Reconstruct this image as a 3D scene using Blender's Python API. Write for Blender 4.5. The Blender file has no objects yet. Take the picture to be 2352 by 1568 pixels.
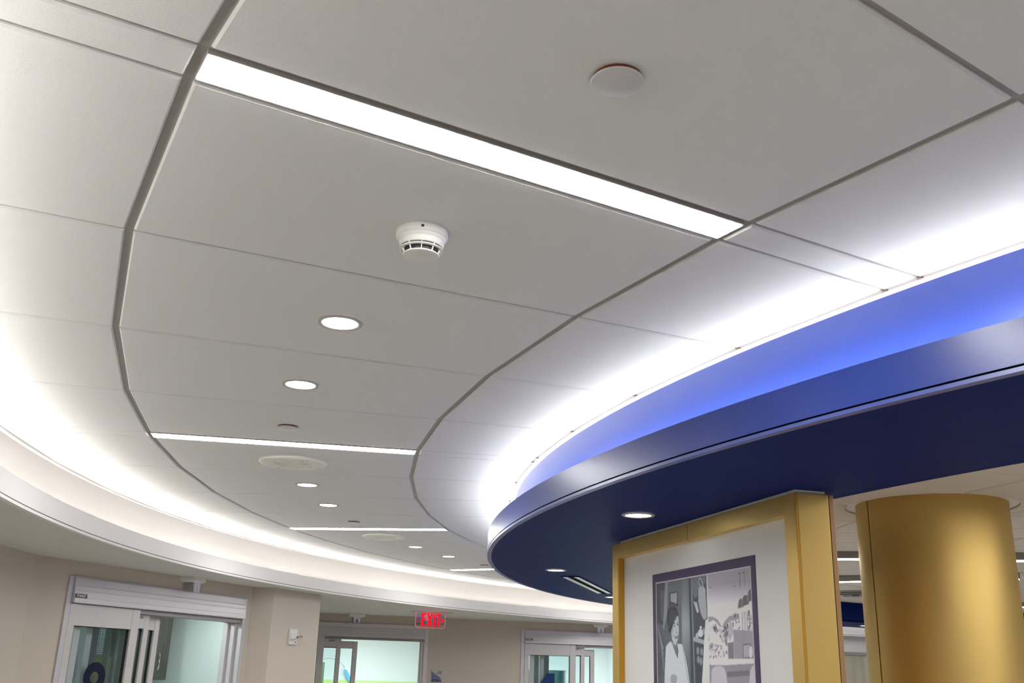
import bpy, bmesh, math, random
import numpy as np
from mathutils import Matrix, Vector

random.seed(7)
SC = bpy.context.scene
COL = SC.collection
R = math.radians
EYE = 1.75                     # camera height above the floor

# ------------------------------------------------------------------ camera
f_px, pitch, roll = 2275.15, 0.319882, 0.0306536
fw = Vector((0, math.cos(pitch), math.sin(pitch)))
up0 = Vector((0, -math.sin(pitch), math.cos(pitch)))
rt0 = Vector((1, 0, 0))
rt = rt0 * math.cos(roll) + up0 * math.sin(roll)
up = -rt0 * math.sin(roll) + up0 * math.cos(roll)
cam = bpy.data.cameras.new('camera')
cam.sensor_width = 36.0
cam.lens = f_px / 2352 * 36.0
cam.clip_start = 0.05
cam.clip_end = 200
camo = bpy.data.objects.new('camera', cam)
M4 = Matrix.Identity(4)
for i in range(3):
    M4[i][0], M4[i][1], M4[i][2] = rt[i], up[i], -fw[i]
M4[2][3] = EYE
camo.matrix_world = M4
COL.objects.link(camo)
SC.camera = camo

# ------------------------------------------------------------------ world, exposure
SC.view_settings.view_transform = 'Standard'
SC.view_settings.look = 'None'
SC.view_settings.gamma = 1.0
SC.view_settings.use_curve_mapping = False
SC.view_settings.exposure = 0.0
wd = bpy.data.worlds.new('world')
SC.world = wd
wd.use_nodes = True
wd.node_tree.nodes['Background'].inputs[0].default_value = (1.0, 0.97, 0.93, 1)
wd.node_tree.nodes['Background'].inputs[1].default_value = 0.22

STRIP_E = 80.0                 # linear troffers
COVE_OUT_E = 28.0              # LED tape, white cove
COVE_IN_E = 23.5               # LED tape, blue cove
DOWN_E = 34.0                  # downlight lenses
INNER_E = 40.0                  # linear fixtures over the station
ROOM_W = {1: 42.0, 2: 75.0, 3: 90.0}  # power of the unseen lights added in the rooms


def area(name, loc, size, power, color=(1, 0.98, 0.95), size_y=None):
    l = bpy.data.lights.new(name, 'AREA')
    l.energy = power
    l.color = color
    l.size = size
    if size_y:
        l.shape = 'RECTANGLE'
        l.size_y = size_y
    o = bpy.data.objects.new(name, l)
    o.location = loc
    COL.objects.link(o)
    return o


# ------------------------------------------------------------------ materials
def lin(c):
    c = c / 255.0
    return c / 12.92 if c <= 0.04045 else ((c + 0.055) / 1.055) ** 2.4


def srgb(r, g, b):
    return (lin(r), lin(g), lin(b), 1)


def P(name, col, rough=0.5, metal=0.0, spec=0.5, bump=None, emit=None, noise=None):
    """bump=(scale, strength, distance); noise=(scale, amount) varies the base colour"""
    m = bpy.data.materials.new(name)
    m.use_nodes = True
    nt = m.node_tree
    b = nt.nodes['Principled BSDF']
    b.inputs['Base Color'].default_value = col if len(col) == 4 else (*col, 1)
    b.inputs['Roughness'].default_value = rough
    b.inputs['Metallic'].default_value = metal
    b.inputs['Specular IOR Level'].default_value = spec
    tc = None
    if bump or noise:
        tc = nt.nodes.new('ShaderNodeTexCoord')
    if bump:
        n = nt.nodes.new('ShaderNodeTexNoise')
        n.inputs['Scale'].default_value = bump[0]
        n.inputs['Detail'].default_value = 3
        bp = nt.nodes.new('ShaderNodeBump')
        bp.inputs['Strength'].default_value = bump[1]
        bp.inputs['Distance'].default_value = bump[2]
        nt.links.new(tc.outputs['Object'], n.inputs['Vector'])
        nt.links.new(n.outputs['Fac'], bp.inputs['Height'])
        nt.links.new(bp.outputs['Normal'], b.inputs['Normal'])
    if noise:
        n = nt.nodes.new('ShaderNodeTexNoise')
        n.inputs['Scale'].default_value = noise[0]
        n.inputs['Detail'].default_value = 4
        mx = nt.nodes.new('ShaderNodeMix')
        mx.data_type = 'RGBA'
        c = b.inputs['Base Color'].default_value[:]
        k = noise[1]
        mx.inputs['A'].default_value = (c[0] * (1 - k), c[1] * (1 - k), c[2] * (1 - k), 1)
        mx.inputs['B'].default_value = (min(1, c[0] * (1 + k)), min(1, c[1] * (1 + k)), min(1, c[2] * (1 + k)), 1)
        nt.links.new(tc.outputs['Object'], n.inputs['Vector'])
        nt.links.new(n.outputs['Fac'], mx.inputs['Factor'])
        nt.links.new(mx.outputs['Result'], b.inputs['Base Color'])
    if emit:
        b.inputs['Emission Color'].default_value = (*emit[0], 1)
        b.inputs['Emission Strength'].default_value = emit[1]
    return m


def EM(name, col, strength):
    m = bpy.data.materials.new(name)
    m.use_nodes = True
    nt = m.node_tree
    nt.nodes.clear()
    e = nt.nodes.new('ShaderNodeEmission')
    e.inputs[0].default_value = (*col, 1)
    e.inputs[1].default_value = strength
    o = nt.nodes.new('ShaderNodeOutputMaterial')
    nt.links.new(e.outputs[0], o.inputs[0])
    return m


def GLASS(name, tint=(0.88, 0.95, 0.95), gloss=0.10):
    m = bpy.data.materials.new(name)
    m.use_nodes = True
    nt = m.node_tree
    nt.nodes.clear()
    t = nt.nodes.new('ShaderNodeBsdfTransparent')
    t.inputs[0].default_value = (*tint, 1)
    g = nt.nodes.new('ShaderNodeBsdfGlossy')
    g.inputs['Roughness'].default_value = 0.0
    ge = nt.nodes.new('ShaderNodeNewGeometry')
    dt = nt.nodes.new('ShaderNodeVectorMath')
    dt.operation = 'DOT_PRODUCT'
    nt.links.new(ge.outputs['Incoming'], dt.inputs[0])
    nt.links.new(ge.outputs['True Normal'], dt.inputs[1])
    last = dt.outputs['Value']
    for op, val in (('ABSOLUTE', 0), ('SUBTRACT', 1.0), ('ABSOLUTE', 0), ('POWER', 5.0), ('MULTIPLY', 0.9), ('ADD', 0.035 + gloss)):
        mt = nt.nodes.new('ShaderNodeMath')
        mt.operation = op
        mt.inputs[1].default_value = val
        nt.links.new(last, mt.inputs[0])
        last = mt.outputs[0]
    mx = nt.nodes.new('ShaderNodeMixShader')
    o = nt.nodes.new('ShaderNodeOutputMaterial')
    nt.links.new(last, mx.inputs[0])
    nt.links.new(t.outputs[0], mx.inputs[1])
    nt.links.new(g.outputs[0], mx.inputs[2])
    nt.links.new(mx.outputs[0], o.inputs[0])
    return m


def WOOD(name, ca, cb, scale=(40, 40, 2.5), rough=0.5):
    m = bpy.data.materials.new(name)
    m.use_nodes = True
    nt = m.node_tree
    b = nt.nodes['Principled BSDF']
    b.inputs['Roughness'].default_value = rough
    tc = nt.nodes.new('ShaderNodeTexCoord')
    mp = nt.nodes.new('ShaderNodeMapping')
    mp.inputs['Scale'].default_value = scale
    n = nt.nodes.new('ShaderNodeTexNoise')
    n.inputs['Scale'].default_value = 1.0
    n.inputs['Detail'].default_value = 6
    cr = nt.nodes.new('ShaderNodeValToRGB')
    cr.color_ramp.elements[0].position = 0.35
    cr.color_ramp.elements[0].color = ca
    cr.color_ramp.elements[1].position = 0.65
    cr.color_ramp.elements[1].color = cb
    nt.links.new(tc.outputs['Object'], mp.inputs['Vector'])
    nt.links.new(mp.outputs[0], n.inputs['Vector'])
    nt.links.new(n.outputs['Fac'], cr.inputs[0])
    nt.links.new(cr.outputs[0], b.inputs['Base Color'])
    return m


def MESHNET(name, col):
    """open-weave privacy curtain net: hexagon-like holes cut by a procedural pattern"""
    m = bpy.data.materials.new(name)
    m.use_nodes = True
    nt = m.node_tree
    b = nt.nodes['Principled BSDF']
    b.inputs['Base Color'].default_value = col
    b.inputs['Roughness'].default_value = 0.8
    tc = nt.nodes.new('ShaderNodeTexCoord')
    v = nt.nodes.new('ShaderNodeTexVoronoi')
    v.inputs['Scale'].default_value = 70
    v.inputs['Randomness'].default_value = 0.0
    th = nt.nodes.new('ShaderNodeMath')
    th.operation = 'GREATER_THAN'
    th.inputs[1].default_value = 0.42
    t = nt.nodes.new('ShaderNodeBsdfTransparent')
    mx = nt.nodes.new('ShaderNodeMixShader')
    out = nt.nodes['Material Output']
    nt.links.new(tc.outputs['Object'], v.inputs['Vector'])
    nt.links.new(v.outputs['Distance'], th.inputs[0])
    nt.links.new(th.outputs[0], mx.inputs[0])
    nt.links.new(t.outputs[0], mx.inputs[1])
    nt.links.new(b.outputs[0], mx.inputs[2])
    nt.links.new(mx.outputs[0], out.inputs[0])
    return m


M = dict(
    tile=P('mineral_tile', (0.735, 0.742, 0.738), 0.95, spec=0.1, bump=(330, 0.32, 0.0015), noise=(340, 0.04)),
    grid=P('grid_paint', (0.34, 0.322, 0.308), 0.5, spec=0.3),
    drywall=P('white_drywall', (0.83, 0.81, 0.785), 0.7, spec=0.25, bump=(160, 0.06, 0.001)),
    soffit=P('soffit_paint', (0.66, 0.66, 0.62), 0.75, spec=0.2),
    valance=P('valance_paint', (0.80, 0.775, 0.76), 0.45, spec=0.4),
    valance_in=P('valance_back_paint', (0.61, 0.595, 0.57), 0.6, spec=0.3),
    groove=P('dark_groove', (0.17, 0.13, 0.11), 0.7),
    blue_lit=P('blue_cove_lit', (0.027, 0.057, 0.31), 0.30, spec=0.6, bump=(120, 0.10, 0.002)),  # canopy paint again, base lightened for the lit cove wall
    blue=P('blue_paint', (0.017, 0.042, 0.25), 0.33, spec=0.5, bump=(120, 0.10, 0.002)),
    blue_shade=P('blue_underside_shade', (0.005, 0.018, 0.13), 0.5, spec=0.025, noise=(3, 0.08)),  # canopy paint again, base darkened for the shaded underside
    black=P('black_reveal', (0.003, 0.003, 0.005), 0.8, spec=0.05),
    wall=P('taupe_wall', (0.58, 0.52, 0.445), 0.75, spec=0.2, bump=(140, 0.05, 0.001)),
    gold=P('gold_metal_paint', (0.71, 0.50, 0.165), 0.44, metal=0.7, spec=0.5, bump=(600, 0.05, 0.0006)),
    gold_edge=P('gold_bright_edge', (0.62, 0.33, 0.04), 0.4, metal=0.55),
    bronze_dark=P('dark_bronze_seam', (0.10, 0.055, 0.02), 0.5, metal=0.4),
    blue_bead=P('blue_bead_paint', (0.06, 0.09, 0.33), 0.33, spec=0.6),  # trim's own paint, base also lightened for its gloss reflection
    bronze=P('bronze_edge', (0.42, 0.25, 0.12), 0.45, metal=0.5),
    board=P('display_board', (0.87, 0.86, 0.845), 0.5, spec=0.35),
    purple=P('purple_print', (0.072, 0.048, 0.125), 0.55),
    mat_line=P('pale_print_line', (0.62, 0.60, 0.66), 0.5),
    white=P('white_plastic', (0.76, 0.75, 0.725), 0.4, spec=0.45),
    offwhite=P('offwhite_plastic', (0.80, 0.79, 0.72), 0.4, spec=0.45),
    capgrey=P('cap_paint', (0.60, 0.60, 0.615), 0.4, spec=0.4),
    copper=P('copper_stem', (0.20, 0.055, 0.02), 0.45, metal=0.4),
    dark=P('dark_plastic', (0.02, 0.02, 0.02), 0.5),
    hole=P('grille_hole', (0.06, 0.06, 0.06), 0.8),
    trim=P('downlight_trim', (0.47, 0.44, 0.40), 0.35, metal=0.3),
    alu=P('clear_aluminium', (0.60, 0.58, 0.59), 0.42, metal=0.35, spec=0.5),
    alu_lt=P('light_aluminium', (0.60, 0.575, 0.565), 0.42, metal=0.25, spec=0.5),
    alu_dk=P('dark_aluminium', (0.30, 0.29, 0.29), 0.45, metal=0.3),  # plain darker aluminium tone for tracks, hem and small parts
    gasket=P('black_gasket', (0.01, 0.01, 0.012), 0.6),
    plate=P('black_nameplate', (0.006, 0.006, 0.02), 0.3),
    chrome=P('chrome', (0.85, 0.85, 0.86), 0.08, metal=1.0),
    steel=P('brushed_steel', (0.60, 0.60, 0.60), 0.3, metal=0.9),
    navy=P('navy_vinyl', (0.006, 0.007, 0.028), 0.5, spec=0.15),
    navy2=P('blue_vinyl', (0.016, 0.045, 0.17), 0.5, spec=0.15),
    glass=GLASS('door_glass', (0.945, 0.975, 0.978), 0.0),
    acrylic=GLASS('clear_acrylic', (0.95, 0.95, 0.985), 0.14),
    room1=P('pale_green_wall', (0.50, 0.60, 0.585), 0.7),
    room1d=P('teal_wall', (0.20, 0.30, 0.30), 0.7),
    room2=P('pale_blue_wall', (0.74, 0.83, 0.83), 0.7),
    lime=P('lime_paint', (0.56, 0.78, 0.28), 0.7),
    green=P('leaf_green_paint', (0.36, 0.52, 0.18), 0.7),
    darkgreen=P('dark_green_edge', (0.06, 0.12, 0.05), 0.7),
    cord=P('white_cord', (0.88, 0.9, 0.92), 0.4),
    cyan=P('cyan_plastic', (0.11, 0.50, 0.80), 0.4),
    cabinet=WOOD('grey_laminate', srgb(54, 54, 51), srgb(72, 72, 68), (60, 60, 3)),
    palewood=WOOD('pale_laminate', srgb(150, 146, 130), srgb(186, 180, 156), (9, 9, 0.6)),
    net=MESHNET('white_net', srgb(222, 236, 236)),
    cloth_teal=P('teal_cloth', srgb(74, 128, 152), 0.9),
    cloth_olive=P('olive_cloth', srgb(172, 176, 126), 0.9),
    cloth_grey=P('grey_cloth', srgb(130, 140, 128), 0.9),
    cloth_lime=P('lime_cloth', srgb(196, 202, 122), 0.9),
    cloth_mint=P('mint_cloth', srgb(146, 196, 172), 0.9),
    cloth_blue=P('sky_cloth', srgb(88, 160, 190), 0.9),
    cloth_cream=P('cream_cloth', srgb(190, 208, 178), 0.9),
    reflection_tone=WOOD('grey_reflection_tone', srgb(120, 126, 130), srgb(168, 172, 176), (6, 6, 2)),  # grey tone of the reflections built as posts
    floor=P('floor_vinyl', (0.42, 0.405, 0.38), 0.35, noise=(4, 0.06)),
    inner=P('inner_ceiling_tile', (0.74, 0.69, 0.64), 0.9, spec=0.15, bump=(300, 0.15, 0.001)),
    inner_grid=P('inner_grid', (0.33, 0.29, 0.25), 0.6),
    fixture=P('fixture_side', (0.30, 0.28, 0.275), 0.45),
    strip=EM('troffer_light', (1.0, 0.992, 0.98), STRIP_E),
    led_out=EM('warm_led', (1.0, 0.955, 0.90), COVE_OUT_E),
    led_in=EM('cool_led', (1.0, 0.98, 0.95), COVE_IN_E),
    lens=EM('downlight_lens', (0.93, 0.97, 1.0), DOWN_E),
    inner_light=EM('station_light', (1.0, 0.97, 0.94), INNER_E),
    red=EM('exit_red', (1.0, 0.005, 0.018), 1.25),
    red_edge=EM('exit_edge', (1.0, 0.20, 0.17), 0.9),
    plaque=P('plaque_face', (0.50, 0.49, 0.46), 0.5),
    plaque_blue=P('plaque_blue', (0.13, 0.16, 0.30), 0.5),
    plaque_line=P('plaque_line', (0.55, 0.30, 0.08), 0.5),
    ink=P('black_ink', (0.01, 0.01, 0.015), 0.6),
    pale_ink=P('white_ink', (0.75, 0.75, 0.8), 0.5),
    red_ink=P('red_ink', (0.55, 0.16, 0.17), 0.6),
)


# ------------------------------------------------------------------ mesh builder
class MB:
    def __init__(s):
        s.v, s.f, s.m, s.sm = [], [], [], []

    def add(s, vs, fs, mi=0, smooth=False):
        n = len(s.v)
        s.v += [tuple(x) for x in vs]
        for q in fs:
            s.f.append(tuple(n + i for i in q))
            s.m.append(mi)
            s.sm.append(smooth)
        return s

    def box(s, x0, x1, y0, y1, z0, z1, mi=0):
        vs = [(x0, y0, z0), (x1, y0, z0), (x1, y1, z0), (x0, y1, z0), (x0, y0, z1), (x1, y0, z1), (x1, y1, z1), (x0, y1, z1)]
        return s.add(vs, [(0, 3, 2, 1), (4, 5, 6, 7), (0, 1, 5, 4), (1, 2, 6, 5), (2, 3, 7, 6), (3, 0, 4, 7)], mi)

    def bbox(s, x0, x1, y0, y1, z0, z1, c=0.004, mi=0):
        """box with chamfered edges"""
        bm = bmesh.new()
        bmesh.ops.create_cube(bm, size=1)
        for v in bm.verts:
            v.co = ((x0 + x1) / 2 + v.co.x * (x1 - x0), (y0 + y1) / 2 + v.co.y * (y1 - y0), (z0 + z1) / 2 + v.co.z * (z1 - z0))
        bmesh.ops.bevel(bm, geom=bm.edges[:], offset=c, segments=2, affect='EDGES', profile=0.6)
        bm.verts.index_update()
        s.add([v.co[:] for v in bm.verts], [[v.index for v in f.verts] for f in bm.faces], mi)
        bm.free()
        return s

    def sweep(s, prof, a0, a1, n, closed=True, mi=None, full=False, smooth=True, c=(0, 0)):
        """profile [(r, z)] swept about c from a0 to a1 (degrees)"""
        k = len(prof)
        vs, fs = [], []
        cnt = n if full else n + 1
        for i in range(cnt):
            a = R(a0 + (a1 - a0) * i / n)
            for (r, z) in prof:
                vs.append((c[0] + r * math.cos(a), c[1] + r * math.sin(a), z))
        segs = k if closed else k - 1
        for i in range(n):
            b = (i + 1) % cnt
            for j in range(segs):
                q = (j + 1) % k
                fs.append((i * k + j, b * k + j, b * k + q, i * k + q))
        return s.add(vs, fs, mi or 0, smooth)

    def lathe(s, prof, n=48, mi=0, smooth=True, c=(0, 0)):
        """solid of revolution about z; profile [(r, z)] from one axis end to the other"""
        vs, fs = [], []
        rings = []
        for (r, z) in prof:
            if r < 1e-6:
                rings.append([len(vs)])
                vs.append((c[0], c[1], z))
            else:
                rings.append(list(range(len(vs), len(vs) + n)))
                vs += [(c[0] + r * math.cos(2 * math.pi * i / n), c[1] + r * math.sin(2 * math.pi * i / n), z) for i in range(n)]
        for A, B in zip(rings, rings[1:]):
            for i in range(n):
                j = (i + 1) % n
                if len(A) == 1 and len(B) == 1:
                    continue
                if len(A) == 1:
                    fs.append((A[0], B[i], B[j]))
                elif len(B) == 1:
                    fs.append((A[i], A[j], B[0]))
                else:
                    fs.append((A[i], A[j], B[j], B[i]))
        return s.add(vs, fs, mi, smooth)

    def prism(s, poly, z0, z1, mi=0, axis='z'):
        n = len(poly)
        if axis == 'z':
            vs = [(x, y, z0) for x, y in poly] + [(x, y, z1) for x, y in poly]
        else:  # polygon in x-z, extruded along y
            vs = [(x, z0, y) for x, y in poly] + [(x, z1, y) for x, y in poly]
        fs = [tuple(range(n))[::-1], tuple(range(n, 2 * n))] + [(i, (i + 1) % n, n + (i + 1) % n, n + i) for i in range(n)]
        return s.add(vs, fs, mi)

    def ringprism(s, outer, inner, y0, y1, mi=0):
        """flat ring between two outlines in x-z, thickness along y"""
        n = len(outer)
        vs = []
        for y in (y0, y1):
            vs += [(x, y, z) for x, z in outer] + [(x, y, z) for x, z in inner]
        fs = []
        for i in range(n):
            j = (i + 1) % n
            fs += [(i, j, n + j, n + i), (2 * n + i, 3 * n + i, 3 * n + j, 2 * n + j), (i, 2 * n + i, 2 * n + j, j), (n + i, n + j, 3 * n + j, 3 * n + i)]
        return s.add(vs, fs, mi)

    def tube(s, pts, r, n=10, mi=0):
        vs, fs = [], []
        pts = [Vector(p) for p in pts]
        for i, p in enumerate(pts):
            t = (pts[min(i + 1, len(pts) - 1)] - pts[max(i - 1, 0)]).normalized()
            a = t.cross(Vector((0, 0, 1)))
            if a.length < 1e-3:
                a = t.cross(Vector((0, 1, 0)))
            a.normalize()
            b = t.cross(a)
            for k in range(n):
                w = 2 * math.pi * k / n
                vs.append(p + (a * math.cos(w) + b * math.sin(w)) * r)
        for i in range(len(pts) - 1):
            for k in range(n):
                q = (k + 1) % n
                fs.append((i * n + k, i * n + q, (i + 1) * n + q, (i + 1) * n + k))
        fs += [tuple(range(n))[::-1], tuple(range(len(vs) - n, len(vs)))]
        return s.add(vs, fs, mi, True)

    def build(s, name, mats, parent=None, loc=None, rz=0.0):
        me = bpy.data.meshes.new(name)
        me.from_pydata(s.v, [], s.f)
        for m in (mats if isinstance(mats, (list, tuple)) else [mats]):
            me.materials.append(M[m] if isinstance(m, str) else m)
        me.polygons.foreach_set('material_index', s.m)
        me.polygons.foreach_set('use_smooth', s.sm)
        bm = bmesh.new()
        bm.from_mesh(me)
        bmesh.ops.recalc_face_normals(bm, faces=bm.faces)
        bm.to_mesh(me)
        bm.free()
        if any(s.sm):
            try:
                me.set_sharp_from_angle(angle=R(35))
            except Exception:
                pass
        me.update()
        o = bpy.data.objects.new(name, me)
        COL.objects.link(o)
        if parent:
            o.parent = parent
        if loc is not None:
            o.location = loc
        o.rotation_euler.z = rz
        return o


def tag(o, label=None, cat=None, group=None, kind=None):
    if label:
        o['label'] = label
    if cat:
        o['category'] = cat
    if group:
        o['group'] = group
    if kind:
        o['kind'] = kind
    return o


def thing(name, label, cat, loc=(0, 0, 0), rz=0.0, group=None, kind=None):
    o = bpy.data.objects.new(name, None)
    o.empty_display_size = 0.1
    COL.objects.link(o)
    o.location = loc
    o.rotation_euler.z = rz
    return tag(o, label, cat, group, kind)


def copy_tree(o, parent=None):
    c = o.copy()
    COL.objects.link(c)
    c.parent = parent
    for ch in [x for x in bpy.data.objects if x.parent == o]:
        copy_tree(ch, c)
    return c


def text_mesh(name, body, size, mat, parent, loc, rot, offset=0.0, sx=1.0, depth=0.0006, align='LEFT'):
    cu = bpy.data.curves.new(name + '_curve', 'FONT')
    cu.body = body
    cu.size = size
    cu.offset = offset
    cu.extrude = depth
    cu.align_x = align
    tmp = bpy.data.objects.new('tmp_text', cu)
    COL.objects.link(tmp)
    dg = bpy.context.evaluated_depsgraph_get()
    me = bpy.data.meshes.new_from_object(tmp.evaluated_get(dg))
    bpy.data.objects.remove(tmp)
    bpy.data.curves.remove(cu)
    for v in me.vertices:
        v.co.x *= sx
    me.name = name
    me.materials.clear()
    me.materials.append(M[mat])
    o = bpy.data.objects.new(name, me)
    COL.objects.link(o)
    o.parent = parent
    o.location = loc
    o.rotation_euler = rot
    return o


# ------------------------------------------------------------------ the round ceiling: centre, radii, heights
CX, CY = 7.5566, 6.2103
H_CEIL = EYE + 1.0             # tile face
H_SOF = EYE + 0.650            # underside of blue canopy, white valance and outer soffit
H_LIP = EYE + 0.770            # top edge of both fascias
H_GROOVE = EYE + 0.666
H_IN = EYE + 0.870             # ceiling over the station
R_OUT_WALL, R_OUT_FASCIA = 10.085, 9.938
R_L, R_R = 9.389, 8.128        # the two curved grid runners
R_IN_WALL, R_IN_FASCIA, R_IN_EDGE = 7.507, 7.668, 6.783


def pol(a, r, z=0.0):
    return Vector((CX + r * math.cos(R(a)), CY + r * math.sin(R(a)), z))


# edges dividing the ring into bays: radial joints every 5 degrees; a light slot (parallel edges) at 10 + 20k
SLOT_HALF = 0.056
edges = []                     # (angle, offset)
for k in range(72):
    a = 360 - 5 * k
    if (a - 10) % 20 == 0:
        edges += [(a, -SLOT_HALF), (a, SLOT_HALF)]     # offsets along +tangent; descending angle order wants +tangent first
    else:
        edges.append((a, None))
fixed = []
for e in edges:
    fixed.append(e)
edges = fixed


def on_edge(e, r):
    a, off = e
    if off is None:
        return pol(a, r)
    d = Vector((math.cos(R(a)), math.sin(R(a)), 0))
    t = Vector((-math.sin(R(a)), math.cos(R(a)), 0))
    off = -off                 # first edge met when angles fall lies on the +tangent side
    return Vector((CX, CY, 0)) + d * math.sqrt(r * r - off * off) + t * off


def inset(poly, dist):
    """inset a convex polygon (list of xy) edge by edge"""
    n = len(poly)
    c = sum((Vector(p[:2]) for p in poly), Vector((0, 0))) / n
    L = []
    for i in range(n):
        a, b = Vector(poly[i][:2]), Vector(poly[(i + 1) % n][:2])
        d = (b - a).normalized()
        nn = Vector((-d.y, d.x))
        if (c - a).dot(nn) < 0:
            nn = -nn
        L.append((a + nn * dist[i], d))
    out = []
    for i in range(n):
        (p, d), (q, e) = L[i - 1], L[i]
        den = d.x * e.y - d.y * e.x
        t = ((q.x - p.x) * e.y - (q.y - p.y) * e.x) / den
        out.append(p + d * t)
    return out


def tile(mb, poly, dist, z, drop=0.012, ch=0.0045, cap=False):
    a = inset(poly, dist)
    b = inset(poly, [x + ch for x in dist])
    n = len(a)
    vs = [(p.x, p.y, z + drop) for p in a] + [(p.x, p.y, z + ch) for p in a] + [(p.x, p.y, z) for p in b]
    fs = [tuple(range(2 * n, 3 * n))]
    for i in range(n):
        j = (i + 1) % n
        fs += [(i, j, n + j, n + i), (n + i, n + j, 2 * n + j, 2 * n + i)]
    if cap:
        fs.append(tuple(range(n))[::-1])
    mb.add(vs, fs)


# ceiling of the ring
ceil = MB()
GA, GR = 0.0105, 0.0065
NE = len(edges)
for i in range(NE):
    e0, e1 = edges[i], edges[(i + 1) % NE]
    slot = e0[1] is not None and e1[1] is not None and e0[0] == e1[0]
    rows = [(R_IN_WALL + 0.035, R_R), (R_R, R_L), (R_L, R_OUT_WALL - 0.03)]
    for ri, (ra, rb) in enumerate(rows):
        if slot and ri == 1:
            continue
        poly = [on_edge(e0, ra), on_edge(e0, rb), on_edge(e1, rb), on_edge(e1, ra)]
        tile(ceil, poly, [GR, 0.002 if ri == 2 else GA, GR, 0.002 if ri == 0 else GA], H_CEIL)
ceiling = ceil.build('ceiling', 'tile')
tag(ceiling, 'white acoustic tile ceiling laid in a curved corridor ring', 'ceiling', kind='structure')
# grid above the tile faces
g = MB()
g.sweep([(R_IN_WALL - 0.01, H_CEIL + 0.0085), (R_OUT_WALL + 0.02, H_CEIL + 0.0085), (R_OUT_WALL + 0.02, H_CEIL + 0.03), (R_IN_WALL - 0.01, H_CEIL + 0.03)], 0, 360, 288, full=True, smooth=False, c=(CX, CY))
g.build('ceiling_grid', 'grid', ceiling)
# edge angles where the tiles meet the cove walls
g = MB()
g.sweep([(R_IN_WALL, H_CEIL - 0.0015), (R_IN_WALL + 0.026, H_CEIL - 0.0015), (R_IN_WALL + 0.026, H_CEIL + 0.008), (R_IN_WALL, H_CEIL + 0.008)], 0, 360, 360, full=True, c=(CX, CY))
g.sweep([(R_OUT_WALL - 0.026, H_CEIL - 0.0015), (R_OUT_WALL, H_CEIL - 0.0015), (R_OUT_WALL, H_CEIL + 0.008), (R_OUT_WALL - 0.026, H_CEIL + 0.008)], 0, 360, 360, full=True, c=(CX, CY))
g.build('edge_angle', 'valance', ceiling)
g = MB()
for e in edges:
    p = on_edge(e, R_IN_WALL + 0.031)
    d_ = Vector((math.cos(R(e[0])), math.sin(R(e[0])), 0))
    t_ = Vector((-d_.y, d_.x, 0))
    q = [p - d_ * 0.006 - t_ * 0.011, p - d_ * 0.006 + t_ * 0.011, p + d_ * 0.008]
    g.prism([(v.x, v.y) for v in q], H_CEIL - 0.0005, H_CEIL + 0.004)
g.build('joint_notch', 'groove', ceiling)

# ------------------------------------------------------------------ white curved valance with its cove
N = 360
val = MB().sweep([(R_OUT_FASCIA, H_LIP), (R_OUT_FASCIA, H_GROOVE + 0.003), (R_OUT_FASCIA + 0.03, H_GROOVE + 0.003), (R_OUT_FASCIA + 0.03, H_LIP)], 0, 360, N, full=True, c=(CX, CY)).build('trim_1', 'valance')
tag(val, 'white curved valance hiding the cove light along the corridor ceiling', 'valance', kind='structure')
MB().sweep([(R_OUT_FASCIA + 0.0015, H_GROOVE - 0.002), (R_OUT_FASCIA + 0.0015, H_GROOVE + 0.004), (R_OUT_FASCIA + 0.028, H_GROOVE + 0.004), (R_OUT_FASCIA + 0.028, H_GROOVE - 0.002)], 0, 360, N, full=True, c=(CX, CY)).build('reveal', 'groove', val)
MB().sweep([(R_OUT_FASCIA, H_GROOVE - 0.002), (R_OUT_FASCIA, H_SOF), (R_OUT_FASCIA + 0.03, H_SOF), (R_OUT_FASCIA + 0.03, H_GROOVE - 0.002)], 0, 360, N, full=True, c=(CX, CY)).build('bottom_bead', 'valance', val)
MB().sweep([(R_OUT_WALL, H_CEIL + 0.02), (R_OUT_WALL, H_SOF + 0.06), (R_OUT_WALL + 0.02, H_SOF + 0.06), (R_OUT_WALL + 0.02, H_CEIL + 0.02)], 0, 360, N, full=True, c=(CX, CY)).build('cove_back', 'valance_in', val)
MB().sweep([(R_OUT_FASCIA + 0.03, H_SOF + 0.045), (R_OUT_WALL + 0.02, H_SOF + 0.045), (R_OUT_WALL + 0.02, H_SOF + 0.06), (R_OUT_FASCIA + 0.03, H_SOF + 0.06)], 0, 360, N, full=True, c=(CX, CY)).build('cove_shelf', 'valance', val)
MB().sweep([(R_OUT_FASCIA + 0.062, H_LIP - 0.036), (R_OUT_FASCIA + 0.086, H_LIP + 0.004)], 0, 360, N, closed=False, full=True, c=(CX, CY)).build('led_tape', 'led_out', val)
MB().sweep([(R_OUT_FASCIA + 0.0625, H_LIP - 0.037), (R_OUT_FASCIA + 0.0875, H_LIP + 0.0045), (R_OUT_FASCIA + 0.0895, H_LIP + 0.0045), (R_OUT_FASCIA + 0.0895, H_SOF + 0.061), (R_OUT_FASCIA + 0.0625, H_SOF + 0.061)], 0, 360, N, full=True, c=(CX, CY)).build('led_channel', 'valance', val)

# outer plaster soffit beyond the valance
so = MB().sweep([(R_OUT_FASCIA + 0.02, H_SOF + 0.001), (17.5, H_SOF + 0.001), (17.5, H_SOF + 0.05), (R_OUT_FASCIA + 0.02, H_SOF + 0.05)], 0, 360, 240, full=True, smooth=False, c=(CX, CY)).build('ceiling_outer', 'soffit')
tag(so, 'plain plaster soffit between the white valance and the room fronts', 'ceiling', kind='structure')

# ------------------------------------------------------------------ blue ring canopy
can = thing('canopy', 'deep blue ring canopy hanging around the station, lit from above', 'canopy', (CX, CY, H_SOF), kind='thing')
c0 = dict(c=(0, 0))


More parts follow.
